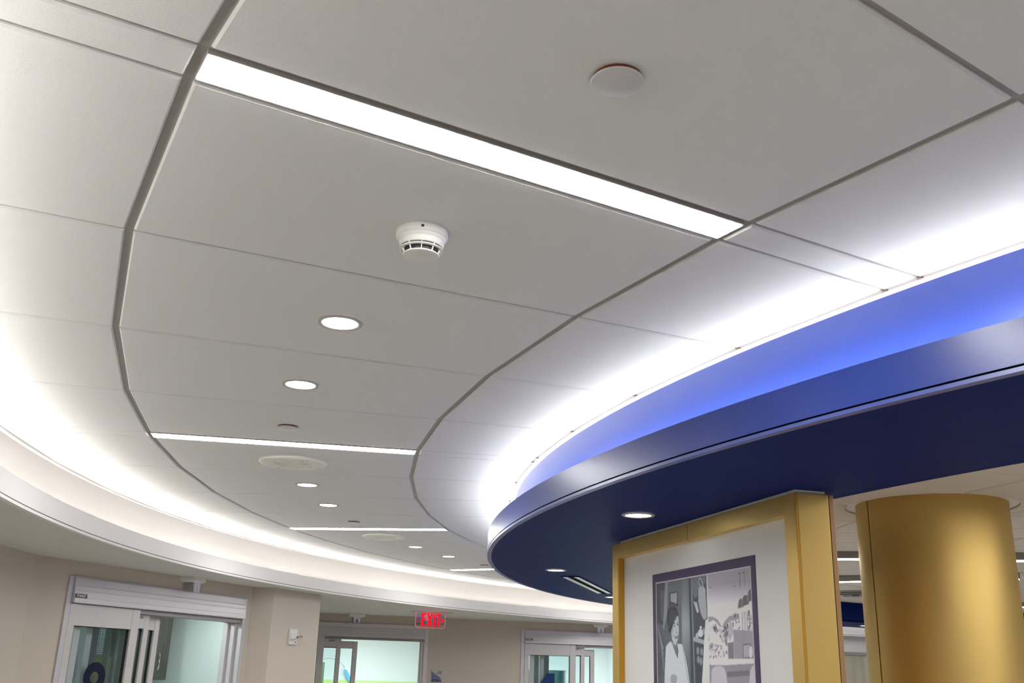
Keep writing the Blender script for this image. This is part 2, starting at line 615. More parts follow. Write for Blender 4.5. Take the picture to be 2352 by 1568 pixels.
def rel(pr):
    return [(r, z - H_SOF) for r, z in pr]


MB().sweep(rel([(R_IN_FASCIA, H_LIP), (R_IN_FASCIA, H_GROOVE), (R_IN_FASCIA - 0.025, H_GROOVE), (R_IN_FASCIA - 0.025, H_LIP)]), 0, 360, N, full=True).build('fascia', 'blue', can)
MB().sweep(rel([(R_IN_FASCIA - 0.006, H_GROOVE), (R_IN_FASCIA - 0.006, H_GROOVE - 0.0055), (R_IN_FASCIA - 0.024, H_GROOVE - 0.0055), (R_IN_FASCIA - 0.024, H_GROOVE)]), 0, 360, N, full=True).build('reveal', 'black', can)
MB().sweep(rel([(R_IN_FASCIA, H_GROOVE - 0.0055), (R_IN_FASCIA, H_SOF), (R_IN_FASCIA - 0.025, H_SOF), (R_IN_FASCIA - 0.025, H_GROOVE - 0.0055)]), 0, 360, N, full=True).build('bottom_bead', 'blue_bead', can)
MB().sweep(rel([(R_IN_FASCIA - 0.024, H_SOF + 0.0005), (R_IN_EDGE, H_SOF + 0.0005), (R_IN_EDGE, H_SOF + 0.02), (R_IN_FASCIA - 0.024, H_SOF + 0.02)]), 0, 360, N, full=True, smooth=False).build('underside', 'blue_shade', can)
MB().sweep(rel([(R_IN_WALL, H_CEIL + 0.02), (R_IN_WALL, H_SOF + 0.06), (R_IN_WALL - 0.02, H_SOF + 0.06), (R_IN_WALL - 0.02, H_CEIL + 0.02)]), 0, 360, N, full=True).build('cove_back', 'blue_lit', can)
MB().sweep(rel([(R_IN_FASCIA - 0.025, H_SOF + 0.045), (R_IN_WALL - 0.02, H_SOF + 0.045), (R_IN_WALL - 0.02, H_SOF + 0.06), (R_IN_FASCIA - 0.025, H_SOF + 0.06)]), 0, 360, N, full=True).build('cove_shelf', 'blue', can)
MB().sweep(rel([(R_IN_EDGE, H_SOF), (R_IN_EDGE, H_IN + 0.02), (R_IN_EDGE + 0.02, H_IN + 0.02), (R_IN_EDGE + 0.02, H_SOF)]), 0, 360, N, full=True).build('inner_fascia', 'blue_shade', can)
MB().sweep(rel([(R_IN_WALL + 0.040, H_LIP - 0.026), (R_IN_WALL + 0.090, H_LIP - 0.006)]), 0, 360, N, closed=False, full=True).build('led_tape', 'led_in', can)
MB().sweep(rel([(R_IN_WALL + 0.039, H_LIP - 0.027), (R_IN_WALL + 0.091, H_LIP - 0.007), (R_IN_WALL + 0.091, H_SOF + 0.061), (R_IN_WALL + 0.039, H_SOF + 0.061)]), 0, 360, N, full=True).build('led_channel', 'valance', can)

# ------------------------------------------------------------------ ceiling over the station
ic = MB()
icut = MB()
COLUMN, CR = (2.212, 5.168), 0.372
radii = [R_IN_EDGE - 0.004, 6.17, 5.56, 4.95, 4.34, 3.73, 3.12, 2.51, 1.9, 1.2]
for k in range(72):
    for ra, rb in zip(radii[1:], radii):
        poly = [pol(5 * k, ra), pol(5 * k, rb), pol(5 * k + 5, rb), pol(5 * k + 5, ra)]
        near = min((Vector(p[:2]) - Vector(COLUMN)).length for p in poly) < 1.0
        tile(icut if near else ic, poly, [0.006, 0.008, 0.006, 0.008], H_IN, drop=0.012, cap=near)
tmp = icut.build('tmp', 'inner')
cutter = MB().lathe([(0, -0.1), (CR + 0.052, -0.1), (CR + 0.052, 0.1), (0, 0.1)], 96, smooth=False).build('cutter', 'inner', None, (COLUMN[0], COLUMN[1], H_IN))
bo = tmp.modifiers.new('hole', 'BOOLEAN')
bo.operation = 'DIFFERENCE'
bo.solver = 'EXACT'
bo.object = cutter
ev = tmp.evaluated_get(bpy.context.evaluated_depsgraph_get()).to_mesh()
ic.add([v.co[:] for v in ev.vertices], [tuple(p.vertices) for p in ev.polygons])
for x in (tmp, cutter):
    bpy.data.objects.remove(x)
cin = ic.build('ceiling_inner', 'inner')
tag(cin, 'dim tiled ceiling in rings over the station inside the blue canopy', 'ceiling', kind='structure')
MB().sweep([(0.01, H_IN + 0.0105), (R_IN_EDGE + 0.01, H_IN + 0.0105), (R_IN_EDGE + 0.01, H_IN + 0.03), (0.01, H_IN + 0.03)], 0, 360, 144, full=True, smooth=False, c=(CX, CY)).build('ceiling_grid', 'inner_grid', cin)

# ------------------------------------------------------------------ floor and walls
fl = MB().box(-14, 24, -9, 24, -0.1, 0).build('floor', 'floor')
tag(fl, 'pale vinyl floor of the corridor', 'floor', kind='structure')

W0, W1, W2, W3, W4 = (-3.153, 6.293), (-3.194, 6.905), (-2.294, 9.340), (-2.110, 9.370), (-1.813, 10.131)
D1 = Vector((W2[0] - W1[0], W2[1] - W1[1])).normalized()
WF = Vector((-2.473, 13.842))
DF = Vector((math.cos(R(12.05)), math.sin(R(12.05))))


def wall_seg(mb, a, b, z0=0.0, z1=None, t=0.15, mi=0):
    """upright slab from a to b, thickness added on the left of the direction (away from the corridor)"""
    z1 = z1 or H_SOF + 0.02
    a, b = Vector(a[:2]), Vector(b[:2])
    d = (b - a).normalized()
    n = Vector((-d.y, d.x)) * t
    mb.prism([tuple(a), tuple(b), tuple(b + n), tuple(a + n)], z0, z1, mi)


def poly_wall(mb, pts, t=0.15):
    pts = [Vector(p[:2]) for p in pts]
    n = len(pts)
    offs = []
    for i in range(n):
        d0 = (pts[i] - pts[i - 1]).normalized() if i else (pts[1] - pts[0]).normalized()
        d1 = (pts[i + 1] - pts[i]).normalized() if i < n - 1 else d0
        n0, n1 = Vector((-d0.y, d0.x)), Vector((-d1.y, d1.x))
        m = (n0 + n1)
        m = m / max(0.5, m.length_squared / 2)
        offs.append(pts[i] + m * t)
    for i in range(n - 1):
        mb.prism([tuple(pts[i]), tuple(pts[i + 1]), tuple(offs[i + 1]), tuple(offs[i])], 0, H_SOF + 0.02)


DOOR_W, DOOR_H = 2.185, EYE + 0.545
D1X = 0.323                    # door 1 starts this far along its wall
F2X, F3X = -0.701, 2.790       # doors 2 and 3 along the far wall


def along(o, d, x):
    return Vector((o[0] + d.x * x, o[1] + d.y * x))


# wall running off to the left of the first door
mb = MB()
poly_wall(mb, [pol(262, 11.0), pol(245, 11.0), pol(230, 11.0), pol(215, 11.0), pol(200, 11.0), pol(187, 10.75), W0, W1])
tag(mb.build('wall_left', 'wall'), 'taupe wall running out of frame beside the first sliding door', 'wall', kind='structure')
# wall around door 1
mb = MB()
wall_seg(mb, W1, along(W1, D1, D1X))
wall_seg(mb, along(W1, D1, D1X + DOOR_W), W2)
wall_seg(mb, along(W1, D1, D1X), along(W1, D1, D1X + DOOR_W), DOOR_H)
tag(mb.build('wall_front', 'wall'), 'taupe wall around the nearest sliding door', 'wall', kind='structure')
# pier and return
mb = MB()
mb.prism([(-2.294, 9.345), W3, W4, (-2.30, 10.35), (-2.30, 10.10), (-2.36, 9.372)], 0, H_SOF + 0.02)
tag(mb.build('wall_pier', 'wall'), 'taupe wall pier with the white call plate on it', 'wall', kind='structure')
pF0 = along(WF, DF, F2X - 0.35)
mb = MB()
wall_seg(mb, (-2.30, 10.35), pF0, t=0.12)
tag(mb.build('wall_return', 'wall'), 'taupe return wall behind the pier', 'wall', kind='structure')
# far wall
mb = MB()
FEND = 5.09
for x0, x1 in ((F2X - 0.35, F2X), (F2X + DOOR_W, F3X), (F3X + DOOR_W, FEND)):
    wall_seg(mb, along(WF, DF, x0), along(WF, DF, x1))
for x0 in (F2X, F3X):
    wall_seg(mb, along(WF, DF, x0), along(WF, DF, x0 + DOOR_W), DOOR_H)
tag(mb.build('wall_far', 'wall'), 'taupe far wall between the two distant sliding doors', 'wall', kind='structure')
# wall beyond, seen through the gap beside the gold kiosk
mb = MB()
pe = along(WF, DF, FEND)
p2 = (2.45, 15.50)
poly_wall(mb, [pe, p2, (8.6, 16.95), (13.0, 15.9), pol(40, 11.0), pol(20, 11.0), pol(0, 11.0), pol(-20, 11.0), pol(-45, 11.0), pol(-70, 11.0), pol(-98, 11.0)])
tag(mb.build('wall_right', 'valance'), 'pale wall seen in the gap beside the gold column', 'wall', kind='structure')
# wood slider in that wall
d4 = (Vector((8.6, 16.95)) - Vector(p2)).normalized()
dr = thing('door_4', 'pale wood panelled slider in the narrow gap beside the gold column', 'door', (p2[0] + d4.x * 1.5, p2[1] + d4.y * 1.5, 0), math.atan2(d4.y, d4.x), kind='structure')
MB().box(0, 2.4, -0.02, 0.0, 0, EYE + 0.37).build('panel', 'palewood', dr)
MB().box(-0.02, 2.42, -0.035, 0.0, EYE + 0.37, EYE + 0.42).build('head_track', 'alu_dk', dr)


# ------------------------------------------------------------------ sliding doors
def sliding_door(name, label, origin, d, number=None, xb=0.977, xc=1.168):
    """local x along the wall, -y to the corridor, z up"""
    ang = math.atan2(d.y, d.x)
    t = thing(name, label, 'door', (origin.x, origin.y, 0), ang, kind='structure')
    W, H = DOOR_W, DOOR_H
    hb = EYE + 0.361           # underside of header
    fr = MB()
    fr.box(0, 0.046, -0.012, 0.15, 0, H)
    fr.box(W - 0.046, W, -0.012, 0.15, 0, H)
    fr.box(0.046, W - 0.046, 0.02, 0.15, hb - 0.004, H)
    fr.box(W - 0.075, W - 0.046, 0.045, 0.15, 0, hb)
    fr.box(W - 0.10, W - 0.075, 0.10, 0.15, 0, hb)
    fr.build('frame', 'alu', t)
    # ribbed header cover
    hh = H - hb
    prof = [(-0.014, H), (-0.020, H - 0.012), (-0.020, H - 0.32 * hh), (-0.023, H - 0.35 * hh), (-0.028, H - 0.52 * hh), (-0.030, H - 0.55 * hh), (-0.036, H - 0.78 * hh), (-0.038, H - 0.82 * hh), (-0.040, hb + 0.006), (-0.036, hb), (0.02, hb), (0.02, H)]
    mb = MB()
    n = len(prof)
    xs = (0.047, W - 0.047)
    vs = [(x, y, z) for x in xs for y, z in prof]
    mb.add(vs, [(i, (i + 1) % n, n + (i + 1) % n, n + i) for i in range(n)] + [tuple(range(n))[::-1], tuple(range(n, 2 * n))])
    mb.build('header', 'alu', t)
    np_ = MB().box(0.052, 0.158, -0.0335, -0.0295, EYE + 0.397, EYE + 0.424)
    pl = np_.build('nameplate', 'plate', t)
    for v in pl.data.vertices:
        v.co.y -= 0.0095
    text_mesh('lettering', 'STANLEY', 0.0265, 'pale_ink', pl, (0.0555, -0.0436, EYE + 0.4015), (R(90), 0, 0), 0.0006, 0.86)
    # track soffit behind the header
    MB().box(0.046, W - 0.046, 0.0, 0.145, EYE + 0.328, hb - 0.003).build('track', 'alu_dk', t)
    # three telescoping leaves parked on the left
    leaves = [(0.054, 0.791, -0.006, 0.038, hb - 0.004, 0.062, 0.084),
              (xb - 0.792, xb, 0.050, 0.090, EYE + 0.327, 0.062, 0.056),
              (xc - 0.80, xc, 0.100, 0.140, EYE + 0.305, 0.062, 0.060)]
    for k, (x0, x1, y0, y1, zt, rail_l, rail_r) in enumerate(leaves):
        zg = EYE + (0.208, 0.222, 0.216)[k]
        lf = MB()
        lf.bbox(x0, x0 + rail_l, y0, y1, 0.02, zt, 0.003)
        lf.bbox(x1 - rail_r, x1, y0, y1, 0.02, zt, 0.003)
        lf.bbox(x0 + rail_l, x1 - rail_r, y0 + 0.002, y1 - 0.002, zg, zt, 0.002)
        lf.bbox(x0 + rail_l, x1 - rail_r, y0 + 0.002, y1 - 0.002, 0.02, 0.26, 0.002)
        leaf = lf.build('sliding_leaf', 'alu_lt', t)
        gx0, gx1 = x0 + rail_l, x1 - rail_r
        gs = MB()
        for a, b, c, e in ((gx0, gx0 + 0.004, 0.26, zg), (gx1 - 0.005, gx1, 0.26, zg), (gx0, gx1, zg - 0.005, zg), (gx0, gx1, 0.26, 0.265)):
            gs.box(a, b, y0 + 0.017, y1 - 0.004, c, e)
        gs.build('gasket', 'gasket', leaf)
        MB().box(gx0 + 0.002, gx1 - 0.002, y0 + 0.024, y0 + 0.030, 0.262, zg - 0.002).build('glass', 'glass', leaf)
        if k == 1:
            MB().box(x1 - 0.165, x1 - 0.082, y0 - 0.004, y0, zt - 0.032, zt - 0.012).build('data_label', 'alu_dk', leaf)
        if k == 0 and number:
            number(leaf, y0 + 0.023)
    return t


def ell(cx, cz, rx, rz, n=64, tilt=0.0):
    o = []
    for i in range(n):
        w = 2 * math.pi * i / n
        x, z = rx * math.cos(w), rz * math.sin(w)
        o.append((cx + x * math.cos(tilt) - z * math.sin(tilt), cz + x * math.sin(tilt) + z * math.cos(tilt)))
    return o


def number8(leaf, y):
    mb = MB()
    z = EYE - 0.140
    mb.ringprism(ell(0.420, z, 0.110, 0.106), ell(0.420, z, 0.044, 0.040), y - 0.002, y)
    mb.ringprism(ell(0.420, z - 0.178, 0.120, 0.115), ell(0.420, z - 0.178, 0.050, 0.048), y - 0.0025, y - 0.0004)
    mb.build('number', 'navy', leaf)


def number4(leaf, y):
    z = EYE - 0.029
    x = 0.494                  # right end of the stem top
    mb = MB()
    mb.prism([(x, z), (x - 0.085, z), (x - 0.085, z - 0.42), (x, z - 0.42)], y - 0.002, y, axis='y')
    mb.prism([(x - 0.085, z), (x - 0.105, z), (x - 0.285, z - 0.26), (x - 0.20, z - 0.26), (x - 0.085, z - 0.10)], y - 0.002, y, axis='y')
    mb.prism([(x - 0.285, z - 0.26), (x + 0.05, z - 0.26), (x + 0.05, z - 0.33), (x - 0.285, z - 0.33)], y - 0.0024, y - 0.0003, axis='y')
    mb.build('number', 'navy2', leaf)


o1 = along(W1, D1, D1X)
door1 = sliding_door('door_1', 'nearest aluminium sliding glass door, large dark numeral on its glass', o1, D1, number8)
o2 = along(WF, DF, F2X)
door2 = sliding_door('door_2', 'aluminium sliding door behind the exit sign, bright lime-banded room inside', o2, DF, None, 1.017, 1.242)
o3 = along(WF, DF, F3X)
door3 = sliding_door('door_3', 'aluminium sliding door with blue numeral 4 beside the gold kiosk', o3, DF, number4, 0.937, 1.096)


# ------------------------------------------------------------------ rooms behind the doors
def room(name, label, origin, d, x0, x1, y0, y1, mats):
    """local box room open to the corridor side; mats: [left, back, right]"""
    t = MB()
    z1 = H_SOF
    t.box(x0 - 0.1, x0, y0, y1, 0, z1, 0)
    t.box(x0 - 0.1, x1 + 0.1, y1, y1 + 0.1, 0, z1, 1)
    t.box(x1, x1 + 0.1, y0, y1, 0, z1, 2)
    o = t.build(name, mats, None, (origin.x, origin.y, 0), math.atan2(d.y, d.x))
    return tag(o, label, 'wall', kind='structure')


def loc_in(origin, d, x, y, z):
    return (origin.x + d.x * x - d.y * y, origin.y + d.y * x + d.x * y, z)


# room 1 (door-1 frame: subtract D1X from wall coordinates)
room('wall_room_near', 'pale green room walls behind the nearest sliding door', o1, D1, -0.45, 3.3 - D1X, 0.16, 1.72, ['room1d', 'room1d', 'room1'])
a1 = math.atan2(D1.y, D1.x)
cb = thing('wall_cabinet', 'grey wood-grain cabinet with a bow handle inside the nearest doorway', 'cabinet', loc_in(o1, D1, 1.95, 1.2, EYE - 0.19), a1)
MB().box(0, 0.782, 0.02, 0.50, 0, 0.80).build('body', 'cabinet', cb)
cd = MB().bbox(0.385, 0.782, 0, 0.02, 0.0, 0.80, 0.002).build('cabinet_door', 'cabinet', cb)
hd = MB()
hd.tube([(0.617, 0, 0.242), (0.617, -0.022, 0.238), (0.610, -0.034, 0.215), (0.606, -0.038, 0.165), (0.610, -0.034, 0.115), (0.617, -0.022, 0.096), (0.617, 0, 0.092)], 0.006)
hd.build('handle', 'chrome', cd)
cd2 = MB().bbox(0.0, 0.381, 0, 0.02, 0.0, 0.80, 0.002).build('cabinet_door', 'cabinet', cb)
# privacy curtain with a net top, hung behind the fixed leaf
cu = thing('privacy_curtain', 'privacy curtain with white net top behind the nearest door glass', 'curtain', loc_in(o1, D1, 0.10, 0.42, 0), a1)


def folds(mb, x0, x1, z0, z1, amp, per, n=40, mi=0, ph=0.0):
    vs = []
    for i in range(n + 1):
        x = x0 + (x1 - x0) * i / n
        y = amp * math.sin(2 * math.pi * x / per + ph)
        vs += [(x, y, z0), (x, y, z1)]
    mb.add(vs, [(2 * i, 2 * i + 2, 2 * i + 3, 2 * i + 1) for i in range(n)], mi, True)


ZN = EYE + 0.005
ZT = EYE + 0.50
stripes = [(0.40, 0.47, 'net'), (0.60, 0.655, 'net'), (0.745, 0.845, 'net')]
mbn = MB()
for a, b, _ in stripes:
    folds(mbn, a, b, ZN + 0.012, ZT, 0.012, 0.2)
mbn.build('net_top', 'net', cu)
mbc = MB()
for a, b, mi in ((0.40, 0.47, 0), (0.60, 0.655, 0), (0.745, 0.845, 1), (0.845, 0.93, 2)):
    folds(mbc, a, b, 0.3, ZN, 0.012, 0.2, mi=mi)
mbc.build('cloth', ['cloth_teal', 'cloth_olive', 'cloth_grey'], cu)
mbc = MB()
folds(mbc, 0.845, 1.05, 0.3, ZT, 0.02, 0.09)
mbc.build('gathered_cloth', 'cloth_grey', cu)
MB().tube([(0.30, 0, ZT), (1.1, 0, ZT)], 0.012).build('rail', 'steel', cu)
po = MB().box(0, 0.048, 0, 0.05, 0.0, H_SOF).build('reflection_upright', 'alu_lt', None, loc_in(o1, D1, 0.595, 0.34, 0), a1)  # solid upright added in place of a reflection on the pane
tag(po, 'grey upright standing in for a reflection in the nearest door glass', 'post')
area('room_fill', loc_in(o1, D1, 2.35, 0.62, H_SOF - 0.03), 0.4, ROOM_W[1] * 0.28, (0.95, 1.0, 0.985))  # unseen area light added to brighten the open doorway
area('room_fill', loc_in(o1, D1, 0.75, 1.05, H_SOF - 0.03), 0.4, ROOM_W[1] * 0.95, (0.95, 1.0, 0.985))  # second unseen light, added to brighten the curtain

# rooms 2 and 3
room('wall_room_lime', 'pale room walls with a lime band behind the middle door', o2, DF, -0.35, 2.75, 0.16, 3.8, ['room2', 'room2', 'room2'])
XB = -F2X                      # wall coordinate -> door-2 coordinate
a2 = math.atan2(DF.y, DF.x)
ZL = EYE - 0.243
lb = MB().box(-0.34, 2.74, -0.012, -0.002, 0.9, ZL).build('wall_band', 'lime', None, loc_in(o2, DF, 0, 3.8, 0), a2)
tag(lb, 'lime green painted band low on the bright room wall', 'wall', kind='structure')
gp = thing('wall_panel', 'leaf green panel standing left inside the bright room', 'panel', loc_in(o2, DF, XB - 0.10, 3.0, 0), a2)
MB().box(0, 0.30, 0, 0.03, 0, EYE + 0.022).build('panel', 'green', gp)
MB().box(0.30, 0.345, -0.005, 0.04, 0, EYE + 0.030).build('panel_edge', 'darkgreen', gp)
cl = thing('call_handset', 'white and blue call handset with its cord, seen through the middle door', 'handset', loc_in(o2, DF, XB, 3.76, EYE), a2)
K5 = [(0.20, 0.074), (0.219, 0.085), (0.315, 0.108), (0.407, 0.084), (0.494, 0.046), (0.577, -0.032), (0.60, -0.06)]
pts = []
for a in range(1, 5):
    for i in range(8):
        u = i / 8
        p0, p1, p2, p3 = K5[a - 1], K5[a], K5[a + 1], K5[a + 2]
        c = [0.5 * (2 * p1[q] + (p2[q] - p0[q]) * u + (2 * p0[q] - 5 * p1[q] + 4 * p2[q] - p3[q]) * u * u + (3 * p1[q] - p0[q] - 3 * p2[q] + p3[q]) * u ** 3) for q in (0, 1)]
        pts.append((c[0] * 1.0446 + 0.021, 0.015, c[1] * 1.0446))
pts.append((0.577 * 1.0446 + 0.021, 0.0, -0.032 * 1.0446))
MB().tube(pts, 0.008).build('cord', 'cord', cl)


def capsule(mb, a, b, r, n=14, y=0.0, mi=0):
    a, b = Vector(a), Vector(b)
    d = (b - a).normalized()
    q = Vector((-d.y, d.x))
    pr = []
    for i in range(n + 1):
        w = math.pi * i / n
        pr.append(b + (q * math.cos(w) + d * math.sin(w)) * r)
    for i in range(n + 1):
        w = math.pi * i / n
        pr.append(a + (-q * math.cos(w) - d * math.sin(w)) * r)
    mb.prism([tuple(p) for p in pr], y - 0.02, y + 0.02, mi, axis='y')


mb = MB()
capsule(mb, (0.652, -0.062), (0.722, -0.175), 0.036)
mb.build('handset_body', 'cord', cl)
mb = MB()
capsule(mb, (0.630, -0.104), (0.702, -0.222), 0.030, y=-0.03)
mb.build('grip', 'cyan', cl)
area('room_fill', loc_in(o2, DF, 1.2, 2.0, H_SOF - 0.03), 1.2, ROOM_W[2], (0.96, 1.0, 1.0))  # unseen area light added to brighten the middle room

XC = -F3X
room('wall_room_bright', 'bright white room walls behind the farthest door', o3, DF, -0.25, 2.6, 0.16, 4.2, ['room2', 'room2', 'room2'])
c3 = thing('privacy_curtain', 'striped lime, mint and blue privacy curtain behind the numeral 4 glass', 'curtain', loc_in(o3, DF, XC, 1.5, 0), a2)
mb = MB()
zt = EYE + 0.012
cols = ['cloth_lime', 'cloth_cream', 'cloth_mint', 'cloth_blue']
for a, b, mi in ((3.10, 3.40, 0), (3.40, 3.56, 1), (3.56, 3.71, 2), (3.71, 3.815, 3), (3.815, 3.855, 1)):
    folds(mb, a, b, 0.3, zt, 0.02, 0.11, n=30, mi=mi)
mb.build('cloth', cols, c3)
MB().tube([(3.10, 0, zt), (3.86, 0, zt)], 0.006).build('hem', 'alu_dk', c3)
for k, x in enumerate((3.105, 3.254)):
    ps = MB().box(0, 0.071, 0, 0.07, 0, H_SOF).build('reflection_post', 'reflection_tone', None, loc_in(o3, DF, XC + x, 0.5, 0), a2)  # solid grey post standing in for a reflection in the glass
    tag(ps, ('left' if k == 0 else 'right') + ' of two grey posts standing in for reflections in the numeral 4 glass', 'post', 'posts standing in for reflections in the farthest door glass')
area('room_fill', loc_in(o3, DF, 1.3, 2.2, H_SOF - 0.03), 1.2, ROOM_W[3], (0.97, 1.0, 1.0))  # unseen area light added to brighten the farthest room

# ------------------------------------------------------------------ fixtures of the ring ceiling
# linear troffers, one in each slot
tro = thing('linear_light', 'nearest and largest linear light strip, by the smoke detector', 'ceiling light', pol(210, 0, H_CEIL), R(210), 'linear lights across the corridor ceiling')
LR0, LR1 = R_R + 0.009, R_L - 0.009
lens_ = MB()
w = 0.0425
lens_.box(LR0 + 0.003, LR1 - 0.003, -w, w, -0.0022, 0.004)
lens_.build('diffuser', 'strip', tro)
fr = MB()
for y0, y1 in ((-w - 0.006, -w), (w, w + 0.006)):
    fr.box(LR0, LR1, y0, y1, -0.0012, 0.0085)
fr.box(LR0, LR0 + 0.003, -w, w, -0.0012, 0.0085)
fr.box(LR1 - 0.003, LR1, -w, w, -0.0012, 0.0085)
fr.build('frame', 'grid', tro)
TL = {190: 'second linear light strip, between the copper-stemmed cap and the nearer round speaker',
      170: 'third linear light strip, just beyond the small cap and before the farther speaker',
      150: 'farthest linear light strip, cut off by the blue canopy'}
for a in (230, 250, 270, 190, 170, 150, 130, 110, 90):
    o = copy_tree(tro)
    o.rotation_euler.z = R(a)
    o['label'] = TL.get(a, 'linear light strip out of view in the ring ceiling')

# downlights
dl = thing('downlight', 'nearest round downlight in the grey ceiling, just beyond the smoke detector', 'downlight', (0, 0, 0), 0, 'round downlights in the corridor ceiling')
MB().lathe([(0.055, -0.0012), (0.0555, -0.0035), (0.060, -0.0055), (0.068, -0.0050), (0.072, -0.0015), (0.072, -0.0002)], 56).build('trim_ring', 'trim', dl)
MB().lathe([(0, -0.0022), (0.0555, -0.0022), (0.0555, -0.0004), (0, -0.0004)], 48).build('lens', 'lens', dl)
DL = [(202.35, None), (197.30, 'second round downlight, between the nearest one and the second cap'),
      (182.60, 'third round downlight, just beyond the nearer round speaker'),
      (177.65, 'fourth round downlight, just before the third small cap'),
      (162.65, 'fifth round downlight, just beyond the farther round speaker'),
      (157.75, 'farthest round downlight in the ring ceiling, near the blue canopy')]
for i, (a, lb_) in enumerate(DL):
    o = dl if i == 0 else copy_tree(dl)
    o.location = pol(a, 8.745, H_CEIL)
    if lb_:
        o['label'] = lb_
CDL = [(195.4, 7.25, 'downlight in the blue canopy, beside the gold kiosk top'),
       (174.98, 7.24, 'downlight in the blue canopy near the slot air diffuser'),
       (155.65, 7.225, 'downlight in the blue canopy half hidden by the kiosk edge'),
       (115.0, 7.24, 'small downlight in the far blue canopy, in the gap beside the column')]
soft_lens = [c for c in dl.children if c.name.startswith('lens')][0].data.copy()
soft_lens.materials[0] = EM('canopy_lens', (0.90, 0.97, 0.98), 15.0)
for a, r, lb_ in CDL:
    o = copy_tree(dl)
    o.location = pol(a, r, H_SOF)
    o['label'] = lb_
    o['group'] = 'downlights in the blue canopy'
    for ch in o.children:
        if ch.name.startswith('lens'):
            ch.data = soft_lens

# sprinkler cover caps
cp = thing('cover_cap', 'nearest round grey cover cap on the ceiling, large in the upper right', 'cap', (0, 0, 0), 0, 'round cover caps under the ceiling')
MB().lathe([(0, -0.0052), (0.044, -0.0052), (0.0465, -0.0072), (0.0475, -0.0092), (0.0465, -0.0110), (0.0445, -0.0116), (0, -0.0116)][::1], 56).build('cap', 'capgrey', cp)
MB().lathe([(0, 0.0), (0.0435, 0.0), (0.0435, -0.0052), (0, -0.0052)], 40).build('stem', 'copper', cp)
for i, (a, lb_) in enumerate([(212.44, None), (192.5, 'second cover cap, just before the second light strip'), (172.6, 'third cover cap, just before the third light strip'), (152.6, 'farthest cover cap, partly behind the blue canopy')]):
    o = cp if i == 0 else copy_tree(cp)
    o.location = pol(a, 8.75, H_CEIL)
    if lb_:
        o['label'] = lb_

# loudspeakers
sp = thing('ceiling_speaker', 'nearer round ceiling speaker with perforated centre, beyond the second light strip', 'speaker', pol(187.05, 8.75, H_CEIL), R(40), 'round ceiling speakers')
MB().lathe([(0.176, 0.0), (0.176, -0.005), (0.170, -0.011), (0.162, -0.0125), (0.098, -0.0105), (0.098, 0.0)], 72).build('baffle', 'offwhite', sp)
gr = MB()
prof = [(0, -0.0095)]
rr = 0.006
while rr < 0.094:
    prof += [(rr, -0.0095), (rr + 0.0012, -0.0065), (rr + 0.0042, -0.0065), (rr + 0.0054, -0.0095)]
    rr += 0.0092
prof += [(0.0985, -0.0100), (0.0985, -0.003)]
gr.lathe(prof, 64, smooth=False)
gr.build('grille', 'offwhite', sp)
for k in range(4):
    for r0, z0 in ((0.105, -0.0108), (0.148, -0.0122)):
        aa = R(90 * k)
        MB().lathe([(0, z0 - 0.003), (0.003, z0 - 0.0026), (0.0042, z0), (0, z0)], 10, c=(r0 * math.cos(aa), r0 * math.sin(aa))).build('screw', 'trim', sp)
o = copy_tree(sp)
o.location = pol(167.2, 8.765, H_CEIL)
o['label'] = 'farther round ceiling speaker, beyond the third light strip'

# smoke detector
sd_loc = pol(207.27, 8.755, H_CEIL)
sd = thing('smoke_detector', 'white round smoke detector on the ceiling below the largest light strip', 'smoke detector', sd_loc, math.atan2(-sd_loc.y, -sd_loc.x))
MB().lathe([(0, 0), (0.062, 0), (0.0635, -0.003), (0.0635, -0.012), (0.0615, -0.0175), (0.0585, -0.020), (0.0575, -0.024), (0.0550, -0.0275), (0, -0.0275)], 64).build('base', 'white', sd)
MB().lathe([(0.0545, -0.0275), (0.0545, -0.032), (0.0530, -0.040), (0.0515, -0.0425), (0.0480, -0.0425), (0, -0.0425)], 64).build('body', 'white', sd)
MB().lathe([(0, -0.0425), (0.040, -0.0425), (0.038, -0.0615), (0, -0.0615)], 40).build('chamber', 'dark', sd)
mb = MB()
mb.lathe([(0.0475, -0.0480), (0.0525, -0.0470), (0.0525, -0.0495), (0.0475, -0.0505), (0.0475, -0.0480)], 64)
mb.build('vent_ring', 'white', sd)
MB().lathe([(0, -0.0590), (0.0425, -0.0590), (0.0440, -0.0605), (0.0430, -0.0625), (0.036, -0.0645), (0, -0.0655)], 64).build('cover', 'white', sd)
for k in range(10):
    w_ = 2 * math.pi * k / 10
    ca, sa = math.cos(w_), math.sin(w_)
    mb = MB()
    vs = []
    for (r, z) in ((0.0525, -0.0420), (0.0490, -0.0420), (0.0400, -0.0610), (0.0435, -0.0610)):
        for t_ in (-0.0011, 0.0011):
            vs.append((r * ca - t_ * sa, r * sa + t_ * ca, z))
    mb.add(vs, [(0, 2, 4, 6), (1, 7, 5, 3), (0, 1, 3, 2), (2, 3, 5, 4), (4, 5, 7, 6), (6, 7, 1, 0)])
    mb.build('rib', 'white', sd)
MB().box(0.0600, 0.0645, -0.0034, 0.0034, -0.0135, -0.0080).build('indicator_window', 'dark', sd)

